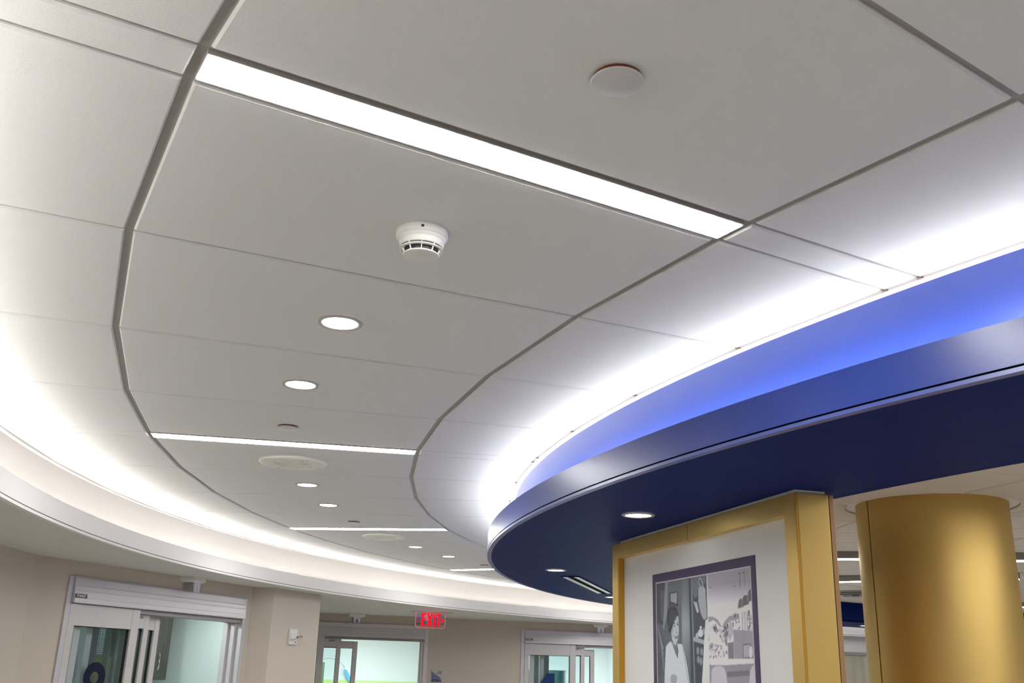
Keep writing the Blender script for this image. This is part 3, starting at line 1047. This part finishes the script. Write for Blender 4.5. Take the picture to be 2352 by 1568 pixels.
# slot air diffuser in the canopy underside
pA, pB = Vector((0.468, 7.278)), Vector((0.866, 8.766))
dd = (pB - pA)
ln_ = dd.length
sl = thing('slot_diffuser', 'linear slot diffuser with black centre bar in the blue canopy', 'air diffuser', (pA.x, pA.y, H_SOF), math.atan2(dd.y, dd.x))
MB().box(0, ln_, -0.022, 0.022, -0.005, -0.0006).build('centre_bar', 'black', sl)
for y0, y1 in ((0.024, 0.062), (-0.062, -0.024)):
    mb = MB()
    mb.add([(0, y0, -0.0025), (ln_, y0, -0.0025), (ln_, y1, -0.0045), (0, y1, -0.0045)], [(0, 1, 2, 3)])
    mb.box(0, ln_, y0, y1, -0.0018, -0.0006)
    mb.build('blade', P('diffuser_blade', (0.80, 0.92, 0.94), 0.25, noise=(22, 0.18)), sl)  # pale blue base stands in for light mirrored by the blades
mb = MB()
mb.box(-0.008, ln_ + 0.008, 0.062, 0.068, -0.006, -0.0004)
mb.box(-0.008, ln_ + 0.008, -0.068, -0.062, -0.006, -0.0004)
mb.box(-0.008, 0.0, -0.062, 0.062, -0.006, -0.0004)
mb.box(ln_, ln_ + 0.008, -0.062, 0.062, -0.006, -0.0004)
mb.build('frame', 'blue_shade', sl)

# linear fixtures and grilles over the station
lf = thing('station_light', 'nearer linear light passing behind the gold column', 'ceiling light', pol(169.1, 0, H_IN), R(169.1), 'linear lights over the station')
HB = 0.050
mb = MB()
mb.box(3.92, 6.34, -0.062, 0.062, -0.005, -0.001)
mb.box(3.92, 6.34, -0.062, -0.058, -HB, -0.001)
mb.box(3.92, 6.34, 0.058, 0.062, -HB, -0.001)
mb.box(3.92, 3.924, -0.058, 0.058, -HB, -0.001)
mb.box(6.336, 6.34, -0.058, 0.058, -HB, -0.001)
mb.build('housing', 'fixture', lf)
MB().box(3.924, 6.336, -0.058, 0.058, -HB, -HB + 0.006).build('diffuser', 'inner_light', lf)
for a, lb_ in ((149.3, 'farther linear light whose end shows right of the gold column'), (110.0, 'distant linear light at the right edge of the photo'),
               (209.0, 'linear light out of view over the near side of the station'), (229.0, 'linear light out of view over the near side of the station'), (250.0, 'linear light out of view over the near side of the station')):
    o = copy_tree(lf)
    o.location = pol(a, 0, H_IN)
    o.rotation_euler.z = R(a)
    o['label'] = lb_
vg = thing('air_grille', 'square air grille with black slots seen in the gap left of the column', 'air grille', (3.67, 10.62, H_IN), R(-33), 'air grilles over the station')
mb = MB()
for i in range(3):
    q = 0.30 - 0.075 * i
    z0, z1 = -0.012 - 0.012 * i, -0.004 - 0.012 * i
    mb.box(-q, q, -q, -q + 0.035, z0, z1)
    mb.box(-q, q, q - 0.035, q, z0, z1)
    mb.box(-q, -q + 0.035, -q + 0.035, q - 0.035, z0, z1)
    mb.box(q - 0.035, q, -q + 0.035, q - 0.035, z0, z1)
mb.box(-0.08, 0.08, -0.08, 0.08, -0.045, -0.040)
mb.build('louvre', 'alu', vg)
MB().box(-0.29, 0.29, -0.29, 0.29, -0.004, -0.001).build('throat', 'black', vg)
MB().box(-0.03, 0.03, -0.03, 0.03, -0.040, -0.004).build('hanger', 'black', vg)
o = copy_tree(vg)
o.location = (4.66, 8.12, H_IN)
o['label'] = 'air grille at the right edge of the photo beside the column'

# ------------------------------------------------------------------ exit sign
ex0, ex1 = Vector((-1.077, 12.597)), Vector((-0.721, 12.741))
ed = (ex1 - ex0).normalized()
ex = thing('exit_sign', 'red edge-lit exit sign hanging from the plaster soffit', 'exit sign', (ex0.x, ex0.y, H_SOF), math.atan2(ed.y, ed.x))
MB().bbox(-0.045, 0.47, -0.035, 0.055, -0.010, 0.0, 0.003).build('mounting_plate', 'alu', ex)


def rounded(x0, x1, z0, z1, r, n=8):
    o_ = [(x0, z1), (x0, z0 + r)]
    for i in range(n + 1):
        w = math.pi + math.pi / 2 * i / n
        o_.append((x0 + r + r * math.cos(w), z0 + r + r * math.sin(w)))
    for i in range(n + 1):
        w = 1.5 * math.pi + math.pi / 2 * i / n
        o_.append((x1 - r + r * math.cos(w), z0 + r + r * math.sin(w)))
    o_ += [(x1, z0 + r), (x1, z1)]
    return o_


MB().prism(rounded(0.004, 0.38, -0.189, -0.010, 0.03), -0.003, 0.003, axis='y').build('panel', 'acrylic', ex)
ou, inn = rounded(0.0, 0.384, -0.192, -0.010, 0.032), rounded(0.0035, 0.3805, -0.1875, -0.010, 0.029)
mb = MB()
n_ = len(ou)
vs = [(x, y, z) for y in (-0.004, 0.004) for x, z in ou] + [(x, y, z) for y in (-0.004, 0.004) for x, z in inn]
fs = []
for i in range(n_ - 1):
    j = i + 1
    fs += [(i, j, n_ + j, n_ + i), (2 * n_ + i, 3 * n_ + i, 3 * n_ + j, 2 * n_ + j), (i, 2 * n_ + i, 2 * n_ + j, j), (n_ + i, n_ + j, 3 * n_ + j, 3 * n_ + i)]
mb.add(vs, fs)
mb.build('lit_edge', 'red_edge', ex)
lt = MB()
zt_, zb_ = -0.018, -0.172
y0_, y1_ = -0.008, -0.004


def bar(x0, x1, za, zb):
    lt.prism([(x0, za), (x1, za), (x1, zb), (x0, zb)], y0_, y1_, axis='y')


bar(0.072, 0.095, zt_, zb_)
for za in (zt_, -0.083, zb_ + 0.022):
    bar(0.095, 0.131 if za != -0.083 else 0.124, za, za - 0.022)
lt.prism([(0.144, zt_), (0.166, zt_), (0.217, zb_), (0.194, zb_)], y0_, y1_, axis='y')
lt.prism([(0.195, zt_), (0.217, zt_), (0.167, zb_), (0.144, zb_)], y0_ - 0.0004, y1_, axis='y')
bar(0.231, 0.253, zt_, zb_)
bar(0.264, 0.330, zt_, zt_ - 0.024)
bar(0.286, 0.309, zt_ - 0.024, zb_)
lt.build('lettering', 'red', ex)
mb = MB()
mb.prism([(0.318, -0.066), (0.332, -0.066), (0.366, -0.095), (0.332, -0.124), (0.318, -0.124), (0.345, -0.095)], y0_, y1_, axis='y')
mb.build('arrow', 'red', ex)
lr = bpy.data.lights.new('exit_glow', 'POINT')
lr.energy = 0.2
lr.color = (1, 0.05, 0.06)
lr.shadow_soft_size = 0.05
lo = bpy.data.objects.new('exit_glow', lr)
lo.location = (-0.90 + 0.03, 12.67 - 0.08, H_SOF - 0.06)
COL.objects.link(lo)

# ------------------------------------------------------------------ presence sensors over the doors
ps = thing('presence_sensor', 'white presence sensor on the soffit above the nearest door', 'sensor', (-2.60, 8.44, H_SOF), math.atan2(D1.y, D1.x) + R(10), 'presence sensors above the doors')
mb = MB()
vs = []
for z, k in ((0.0, 1.0), (-0.030, 0.98), (-0.042, 0.80)):
    for x, y in ((-0.105, -0.085), (0.105, -0.085), (0.105, 0.085), (-0.105, 0.085)):
        vs.append((x * k, y * k, z))
mb.add(vs, [(0, 1, 2, 3), (8, 11, 10, 9)] + [(4 * i + j, 4 * i + (j + 1) % 4, 4 * i + 4 + (j + 1) % 4, 4 * i + 4 + j) for i in range(2) for j in range(4)])
mb.build('base', 'white', ps)
mb = MB()
pr = [(-0.050, -0.040), (0.050, -0.040), (0.036, -0.118), (0.020, -0.122), (0.010, -0.075), (0.0, -0.062), (-0.010, -0.075), (-0.020, -0.122), (-0.036, -0.118)]
mb.prism(pr, -0.068, -0.052, axis='y')
mb.build('lens', P('violet_white_lens', (0.72, 0.71, 0.80), 0.3), ps)
mb = MB()
for i in range(12):
    y = -0.050 + i * 0.0088
    mb.box(-0.048, 0.040, y, y + 0.006, -0.112, -0.040)
mb.box(-0.044, 0.036, -0.050, 0.055, -0.108, -0.040)
mb.build('ribbed_back', P('lens_grey', (0.45, 0.43, 0.47), 0.5), ps)
for loc, a, lb_ in (((-1.965, 13.72, H_SOF), R(12 + 8), 'presence sensor on the soffit above the middle door'), ((1.372, 14.50, H_SOF), R(12 - 15), 'presence sensor on the soffit beside the gold kiosk')):
    o = copy_tree(ps)
    o.location = loc
    o.rotation_euler.z = a
    o['label'] = lb_

# ------------------------------------------------------------------ call plate on the pier
dP = (Vector(W4) - Vector(W3)).normalized()
q = along(W3, dP, 0.365)
wp = thing('call_plate', 'white wall plate with a chrome knob on the taupe pier', 'wall plate', (q.x, q.y, EYE + 0.234), math.atan2(dP.y, dP.x))
MB().bbox(-0.062, 0.062, -0.018, 0, -0.068, 0.068, 0.003).build('plate', 'white', wp)
mb = MB()
vs = [(-0.034, -0.018, 0.038), (0.034, -0.018, 0.038), (0.042, -0.018, 0.018), (-0.042, -0.018, 0.018), (-0.030, -0.05, 0.012), (0.030, -0.05, 0.012), (0.030, -0.05, -0.018), (-0.030, -0.05, -0.018), (-0.042, -0.018, -0.022), (0.042, -0.018, -0.022)]
mb.add(vs, [(0, 1, 5, 4), (4, 5, 6, 7), (7, 6, 9, 8), (0, 4, 7, 8, 3), (1, 2, 9, 6, 5), (0, 3, 2, 1), (3, 8, 9, 2)])
mb.build('boss', 'white', wp)
kn = MB()
kn.tube([(0.004, -0.05, -0.004), (0.004, -0.060, -0.004)], 0.017, 20)
kn.tube([(0.005, -0.060, -0.003), (0.012, -0.078, -0.001)], 0.011, 18)
kn.tube([(0.012, -0.076, -0.001), (0.020, -0.098, 0.002)], 0.0145, 18)
kn.build('knob', 'chrome', wp)
MB().box(0.022, 0.046, -0.0186, -0.0178, -0.056, -0.042).build('label', 'red_ink', wp)
for z in (0.057, -0.057):
    MB().lathe([(0, 0.0), (0.003, 0.0), (0.003, 0.001), (0, 0.001)], 10).build('screw', 'alu_dk', wp, (0, -0.0185, z)).rotation_euler = (R(90), 0, 0)

# plaque on the far wall
q = along(WF, DF, 1.552)
pq = thing('room_plaque', 'small square plaque with a slate blue corner beside the middle door', 'plaque', (q.x, q.y, EYE - 0.187), a2)
MB().bbox(0, 0.150, -0.008, 0, 0, 0.154, 0.003).build('backing', 'plaque', pq)
MB().prism([(0.002, 0.002), (0.145, 0.002), (0.143, 0.020), (0.120, 0.055), (0.095, 0.078), (0.055, 0.100), (0.025, 0.122), (0.002, 0.137)], -0.0092, -0.0078, axis='y').build('blue_corner', 'plaque_blue', pq)
MB().tube([(0.002, -0.0095, 0.139), (0.025, -0.0095, 0.124), (0.055, -0.0095, 0.102), (0.095, -0.0095, 0.080), (0.120, -0.0095, 0.057), (0.145, -0.0095, 0.020)], 0.0014, 6).build('border_line', 'plaque_line', pq)
text_mesh('lettering', 'Room', 0.018, 'ink', pq, (0.142, -0.0088, 0.130), (R(90), 0, 0), 0.0004, 1.0, align='RIGHT')
text_mesh('lettering', 'Gifted By', 0.018, 'ink', pq, (0.142, -0.0088, 0.110), (R(90), 0, 0), 0.0004, 1.0, align='RIGHT')
mb = MB()
for z, xs in ((0.027, ((0.010, 0.034), (0.038, 0.052), (0.056, 0.098))), (0.010, ((0.010, 0.038), (0.043, 0.062), (0.066, 0.118)))):
    for a, b in xs:
        mb.box(a, b, -0.0102, -0.0094, z, z + 0.009)
mb.build('donor_line', 'ink', pq)

# ------------------------------------------------------------------ gold kiosk
K0, K1 = Vector((0.5637, 5.3077)), Vector((1.0369, 3.5586))
kd = (K1 - K0).normalized()
KW = (K1 - K0).length
KT = EYE + 0.639
ki = thing('display_kiosk', 'gold framed display kiosk with a photo print, under the blue canopy', 'kiosk', (K0.x, K0.y, 0), math.atan2(kd.y, kd.x))
KD = 0.158
xl, xr, zt = 0.077, 1.730, EYE + 0.565
seam = 0.914
fm = MB()
fm.ringprism([(0, 0), (KW - 0.004, 0), (KW - 0.004, KT), (0, KT)], [(xl, 0.30), (xr, 0.30), (xr, zt), (xl, zt)], 0, 0.055)
fo = fm.build('frame', 'gold', ki)
bv = fo.modifiers.new('soft', 'BEVEL')
bv.width, bv.segments, bv.limit_method = 0.003, 2, 'ANGLE'
MB().box(seam - 0.0012, seam + 0.0012, -0.0004, 0.05, zt - 0.0005, KT - 0.002).build('seam', 'bronze_dark', fo)
MB().box(xl - 0.004, xl + 0.0006, 0.006, 0.052, 0.30, zt).build('recess_edge', 'gold_edge', ki)
MB().box(xl, xr, 0.036, 0.050, 0.30, zt).build('display_board', 'board', ki)
MB().bbox(0.012, KW - 0.012, 0.0555, KD - 0.022, 0, KT, 0.002).build('core', 'gold', ki)
MB().bbox(KW - 0.012, KW, 0.0105, KD - 0.022, 0, KT - 0.001, 0.0015).build('side_panel', 'gold', ki)
MB().box(KW - 0.0038, KW - 0.0002, 0.0012, 0.0104, 0, KT - 0.001).build('corner_strip', 'gold_edge', ki)
MB().box(0.004, KW - 0.003, KD - 0.022, KD - 0.019, 0, KT - 0.002).build('gap_seal', 'dark', ki)
MB().bbox(0, KW, KD - 0.019, KD, 0, KT, 0.0015).build('back_panel', 'bronze', ki)
MB().box(0.10, KW - 0.006, 0.006, KD - 0.03, KT, H_SOF).build('cap_plate', 'white', ki)
# printed panel: purple border, pale line and the photograph itself
px0, px1, pz1, pz0 = 0.444, 1.441, EYE + 0.454, EYE - 0.80
ix0, ix1, iz1, iz0 = 0.481, 1.4055, EYE + 0.4155, EYE - 0.765
MB().ringprism([(px0, pz0), (px1, pz0), (px1, pz1), (px0, pz1)], [(ix0, iz0), (ix1, iz0), (ix1, iz1), (ix0, iz1)], 0.0335, 0.036).build('print_border', 'purple', ki)
MB().ringprism([(ix0, iz0), (ix1, iz0), (ix1, iz1), (ix0, iz1)], [(ix0 + 0.006, iz0 + 0.006), (ix1 - 0.006, iz0 + 0.006), (ix1 - 0.006, iz1 - 0.006), (ix0 + 0.006, iz1 - 0.006)], 0.0337, 0.036).build('print_line', 'mat_line', ki)

# the photograph: a monochrome pair of pictures printed cell by cell
HM = np.array([[0.0011980698186453691, -3.2682120104686405e-06, 0.37510739353611583], [1.2669412601199895e-05, -0.00041318015900224293, 0.6051244310790479], [0.0002171000214959029, 2.5192780970956435e-05, 1.0]])
HI = np.linalg.inv(HM)
ax0, ax1, az1, az0 = ix0 + 0.004, ix1 - 0.004, iz1 - 0.004, iz0 + 0.004
CELL = 0.0020
vx = np.linspace(ax0, ax1, int((ax1 - ax0) / CELL) + 1)
vz = np.concatenate([np.linspace(az0, EYE - 0.08, 70)[:-1], np.linspace(EYE - 0.08, az1, int((az1 - EYE + 0.08) / CELL) + 1)])
nx, nz = len(vx), len(vz)
GX, GZ = np.meshgrid(vx, vz)
q3 = np.stack([GX, GZ - EYE, np.ones_like(GX)], -1) @ HI.T
U, V = q3[..., 0] / q3[..., 2], q3[..., 1] / q3[..., 2]      # drawing coordinates of the print
rng = np.random.default_rng(3)
IMG = np.zeros((nz, nx, 3))
left = U < 672 + (V - 340) * 0.021


def inside(poly):
    ins = np.zeros(U.shape, bool)
    n = len(poly)
    for i in range(n):
        x0, y0 = poly[i]
        x1, y1 = poly[(i + 1) % n]
        if y0 == y1:
            continue
        c = ((y0 > V) != (y1 > V)) & (U < (x1 - x0) * (V - y0) / (y1 - y0) + x0)
        ins ^= c
    return ins


def paint(mask, col, tex=0.0):
    k = np.array(col, float)
    IMG[mask] = k
    if tex:
        IMG[mask] += (rng.random(mask.sum())[:, None] - 0.5) * tex


def PG(poly, g, tex=14, tint=(-6, -2, 8)):
    paint(inside(poly), [g + t for t in tint], tex)


def EL(cx, cy, rx, ry, g, tex=10, tint=(-6, -2, 8), rot=0.0):
    c_, s_ = math.cos(rot), math.sin(rot)
    dx, dy = U - cx, V - cy
    paint(((dx * c_ + dy * s_) / rx) ** 2 + ((-dx * s_ + dy * c_) / ry) ** 2 < 1, [g + t for t in tint], tex)


# left picture
paint(left, (86, 93, 99), 18)
PG([(95, 430), (215, 410), (200, 900), (110, 900)], 62)
PG([(150, 520), (200, 520), (190, 860), (160, 860)], 84)
PG([(205, 420), (238, 410), (228, 780), (190, 960), (180, 940)], 134)
PG([(238, 410), (385, 390), (392, 1110), (345, 1130), (300, 700), (240, 740)], 98)
PG([(250, 545), (345, 525), (347, 700), (258, 672)], 52)
PG([(262, 556), (336, 539), (337, 660), (300, 690), (268, 640)], 152)
m_ = inside([(385, 390), (470, 375), (505, 1800), (400, 1800)])
sh_ = 112 + 42 * np.exp(-((V - 900) / 260) ** 2) - 0.28 * np.abs(U - 425)
for i, t in enumerate((-8, 0, 4)):
    IMG[..., i][m_] = (sh_ + t + (rng.random(U.shape) - 0.5) * 22)[m_]
PG([(468, 375), (490, 372), (532, 1800), (502, 1800)], 66)
PG([(490, 372), (505, 370), (548, 1800), (534, 1800)], 126)
PG([(505, 370), (662, 335), (700, 1800), (548, 1800)], 70, 26)
PG([(490, 380), (560, 360), (655, 340), (655, 440), (610, 420), (575, 500), (560, 590), (530, 600), (505, 520)], 104, 60)
PG([(575, 500), (612, 430), (655, 500), (672, 820), (652, 850), (625, 835), (600, 770), (575, 640)], 164, 20)
EL(604, 430, 24, 62, 150, 20, rot=-0.25)
EL(602, 430, 13, 40, 92, 20, rot=-0.25)
PG([(520, 640), (560, 650), (585, 760), (560, 770)], 176, 70)
PG([(520, 1040), (648, 1080), (650, 1134), (525, 1092)], 164)
EL(600, 1000, 30, 46, 206)
EL(562, 1030, 18, 34, 176)
EL(602, 935, 13, 16, 220)
EL(636, 980, 14, 40, 150)
for bx, by in ((575, 1300), (605, 1320), (570, 1200), (612, 1210)):
    EL(bx, by, 16, 44, 138)
PG([(655, 850), (690, 835), (705, 1800), (600, 1800), (625, 1380), (640, 1080)], 212, 12)
PG([(105, 880), (150, 900), (210, 1090), (195, 1440), (115, 1540)], 84, 40)
for k in range(5):
    PG([(118 + 12 * k, 930 + 60 * k), (126 + 12 * k, 925 + 60 * k), (190, 1180 + 60 * k), (180, 1190 + 60 * k)], 128)
# woman
PG([(228, 860), (232, 745), (262, 700), (300, 690), (335, 720), (352, 790), (345, 830), (305, 880), (280, 1000), (262, 1010), (240, 960)], 44, 16)
EL(285, 680, 38, 30, 52, 24)
PG([(300, 885), (335, 800), (350, 815), (358, 900), (356, 1010), (345, 1080), (325, 1132), (300, 1115), (278, 1060), (268, 985), (285, 930)], 186, 10)
PG([(300, 885), (318, 830), (312, 900), (290, 1000), (284, 1080), (268, 985)], 160, 10)
for ex_, ey_ in ((308, 925), (345, 908)):
    EL(ex_, ey_, 14, 8, 214, 4)
    EL(ex_ + 2, ey_, 7, 8, 40, 4)
    PG([(ex_ - 16, ey_ - 6), (ex_, ey_ - 13), (ex_ + 14, ey_ - 8), (ex_, ey_ - 9)], 46, 4)
PG([(286, 900), (304, 886), (322, 886), (320, 892), (304, 893), (290, 905)], 66, 4)
PG([(334, 880), (352, 872), (354, 878), (336, 887)], 70, 4)
PG([(326, 925), (334, 975), (342, 996), (332, 1000), (324, 992)], 160, 6)
EL(334, 996, 8, 4, 96, 4)
PG([(306, 1036), (326, 1030), (348, 1018), (350, 1036), (338, 1058), (322, 1060)], 58, 4)
PG([(312, 1038), (328, 1034), (347, 1024), (344, 1036), (326, 1046)], 232, 4)
PG([(300, 1012), (308, 1040), (304, 1050), (297, 1030)], 140, 4)
for hx in range(8):
    PG([(236 + 13 * hx, 960 - 16 * hx), (242 + 13 * hx, 960 - 16 * hx), (262 + 10 * hx, 720 + 4 * hx), (258 + 10 * hx, 720 + 4 * hx)], 82, 8)
for hx in range(4):
    PG([(262 + 14 * hx, 668), (268 + 14 * hx, 664), (274 + 14 * hx, 700), (266 + 14 * hx, 704)], 96, 8)
PG([(268, 1085), (300, 1115), (328, 1132), (345, 1290), (300, 1200)], 146)
PG([(212, 1150), (262, 1090), (285, 1130), (318, 1230), (344, 1290), (352, 1200), (338, 1120), (392, 1125), (420, 1220), (455, 1400), (482, 1600), (500, 1800), (190, 1800), (200, 1420)], 202, 16)
PG([(290, 1135), (318, 1215), (343, 1290), (338, 1200), (322, 1150)], 108)
PG([(395, 1140), (402, 1140), (470, 1560), (458, 1560)], 170)
EL(300, 1520, 42, 56, 172, 16)
for k in range(3):
    PG([(272, 1478 + 30 * k), (326, 1500 + 26 * k), (324, 1508 + 26 * k), (272, 1486 + 30 * k)], 118)
# right picture
right = ~left
g0 = 150 + 85 * np.clip((V - 380) / 330, 0, 1) + 0.015 * (U - 900) - 12
for i, t in enumerate((-2, -5, 6)):
    IMG[..., i][right] = (g0 + t + (rng.random(U.shape) - 0.5) * 14)[right]
RT = (-2, -5, 5)
PG([(668, 345), (1168, 232), (1168, 380), (900, 420), (672, 480)], 152, 14, RT)
PG([(1034, 320), (1040, 318), (1044, 490), (1038, 490)], 104, 0, RT)
PG([(1085, 270), (1091, 268), (1098, 470), (1092, 470)], 118, 0, RT)
PG([(1022, 318), (1046, 314), (1036, 332)], 80, 0, RT)
for bx, by in ((714, 482), (982, 466), (1078, 315)):
    EL(bx, by, 14, 6, 110, 0, RT)
PG([(1030, 705), (1090, 668), (1180, 612), (1195, 820), (1040, 850)], 214, 10, RT)
def dome(cx, yb, rx, h, g):
    dx, dy = (U - cx) / rx, (V - (yb - 0.34 * (U - cx))) / h
    m = (dx * dx + dy * dy < 1) & (dy < 0.12)
    paint(m & right, [g - 2 + 10, g - 5 + 8, g + 8], 16)
    m2 = m & (dx < -0.55)
    paint(m2 & right, [g + 34, g + 30, g + 40], 12)


dome(1048, 700, 32, 92, 92)
dome(1098, 672, 42, 104, 84)
dome(1158, 622, 40, 122, 88)
for x in (1062, 1088, 1112, 1140):
    PG([(x, 760), (x + 12, 756), (x + 16, 960), (x + 4, 962)], 168, 20, RT)
PG([(1128, 740), (1150, 736), (1155, 820), (1132, 824)], 120, 40, RT)
PG([(686, 885), (690, 812), (742, 815), (790, 845), (835, 920), (820, 935), (780, 880), (740, 850), (692, 880)], 148, 16, RT)
PG([(845, 915), (872, 862), (920, 808), (985, 775), (1030, 772), (1032, 850), (960, 850), (900, 890), (868, 930)], 150, 20, RT)
for k in range(26):
    u, v = rng.uniform(700, 955), rng.uniform(900, 1010)
    hh_ = rng.uniform(60, 150)
    g_ = rng.choice([96, 128, 176, 206, 220])
    EL(u, v + hh_ * 0.62, rng.uniform(14, 26), hh_ * 0.55, g_, 22, RT, rng.uniform(-0.2, 0.2))
    EL(u + rng.uniform(-6, 6), v, rng.uniform(9, 15), rng.uniform(13, 20), rng.choice([84, 110, 150, 188]), 16, RT)
for k in range(170):
    u, v = rng.uniform(692, 905), rng.uniform(960, 1290)
    EL(u, v, rng.uniform(2, 9), rng.uniform(4, 22), rng.choice([100, 132, 160, 190, 214, 222]), 18, RT, rng.uniform(-0.7, 0.7))
for k in range(60):
    u, v = rng.uniform(1130, 1190), rng.uniform(800, 960)
    EL(u, v, rng.uniform(3, 8), rng.uniform(4, 14), rng.choice([84, 120, 150, 205]), 10, RT)
for k in range(40):
    u, v = rng.uniform(935, 1040), rng.uniform(790, 950)
    EL(u, v, rng.uniform(3, 10), rng.uniform(4, 12), rng.choice([92, 130, 200, 218]), 10, RT)
PG([(690, 960), (760, 985), (830, 1060), (850, 1140), (760, 1130), (700, 1100)], 218, 10, RT)
PG([(925, 850), (960, 900), (966, 1000), (930, 1090), (908, 1040), (912, 930)], 176, 40, RT)
PG([(905, 1110), (968, 1100), (974, 1290), (910, 1290)], 118, 20, RT)
PG([(966, 958), (1196, 970), (1206, 1290), (976, 1290)], 148, 18, RT)
PG([(1068, 1125), (1160, 1114), (1182, 1284), (1074, 1288)], 106, 16, RT)
PG([(1078, 1140), (1152, 1130), (1170, 1272), (1084, 1276)], 168, 16, RT)
EL(1162, 1215, 20, 70, 206, 8, RT)
PG([(696, 1300), (860, 1304), (1208, 1290), (1212, 1342), (860, 1364), (698, 1358)], 216, 8, RT)
PG([(698, 1358), (860, 1364), (1212, 1342), (1260, 1900), (700, 1900)], 142, 14, RT)
PG([(890, 1440), (1140, 1420), (1150, 1480), (900, 1500)], 112, 14, RT)
PG([(722, 1440), (735, 1395), (770, 1376), (835, 1376), (866, 1400), (884, 1460), (915, 1700), (715, 1700)], 188, 10, RT)
PG([(1140, 1700), (1150, 1460), (1168, 1385), (1205, 1352), (1230, 1350), (1240, 1700)], 188, 10, RT)
# slim gap between the two pictures
paint(np.abs(U - (672 + (V - 340) * 0.021)) < 5, (206, 204, 214))
for ax in (0, 1):
    IMG = (IMG + 0.55 * (np.roll(IMG, 1, ax) + np.roll(IMG, -1, ax))) / 2.1
IMG += (rng.random(U.shape)[..., None] - 0.5) * 12
IMG = np.clip(IMG, 20, 240) / 255.0
LINI = np.where(IMG <= 0.04045, IMG / 12.92, ((IMG + 0.055) / 1.055) ** 2.4)
LINI = np.minimum(LINI * 1.45, 0.9)
me = bpy.data.meshes.new('photograph')
verts = np.stack([GX.ravel(), np.full(GX.size, 0.0352), GZ.ravel()], 1)
I0 = (np.arange(nz - 1)[:, None] * nx + np.arange(nx - 1)[None]).ravel()
faces = np.stack([I0, I0 + 1, I0 + nx + 1, I0 + nx], 1)
me.from_pydata(verts.tolist(), [], faces.tolist())
ca = me.color_attributes.new('print', 'FLOAT_COLOR', 'POINT')
cc = np.ones((nz * nx, 4), np.float32)
cc[:, :3] = LINI.reshape(-1, 3)
ca.data.foreach_set('color', cc.ravel())
pm = P('printed_photo', (0.5, 0.5, 0.5), 0.45, spec=0.4)
at_ = pm.node_tree.nodes.new('ShaderNodeAttribute')
at_.attribute_name = 'print'
pm.node_tree.links.new(at_.outputs['Color'], pm.node_tree.nodes['Principled BSDF'].inputs['Base Color'])
me.materials.append(pm)
po = bpy.data.objects.new('photograph', me)
COL.objects.link(po)
po.parent = ki

# ------------------------------------------------------------------ gold column
cc0 = (2.212, 5.168)
cl = thing('column', 'round gold clad column rising to the tiled ceiling, right of the kiosk', 'column', (cc0[0], cc0[1], 0), 0, kind='thing')
CR = 0.372
mb = MB()
A0 = -166.15
n = 120
pr = []
for i in range(n + 1):
    pr.append((A0 + 0.7 + (360 - 1.4) * i / n, CR))
pr += [(A0 + 359.34, CR - 0.012), (A0 + 0.66, CR - 0.012)]
ring = [(r * math.cos(R(a)), r * math.sin(R(a))) for a, r in pr]
k = len(ring)
vs = [(x, y, 0) for x, y in ring] + [(x, y, H_IN + 0.0095) for x, y in ring]
mb.add(vs, [(i, (i + 1) % k, k + (i + 1) % k, k + i) for i in range(k)], 0, True)
mb.build('cladding', 'gold', cl)
MB().box(-CR + 0.010, -CR + 0.016, -0.004, 0.004, 0, H_IN + 0.009).build('seam', 'dark', cl).rotation_euler.z = R(A0 + 180)
mb = MB()
mb.sweep([(CR + 0.001, H_IN + 0.009), (CR + 0.051, H_IN + 0.009), (CR + 0.051, H_IN + 0.010), (CR + 0.001, H_IN + 0.010)], 0, 360, 72, full=True)
mb.build('collar', 'white', cl)
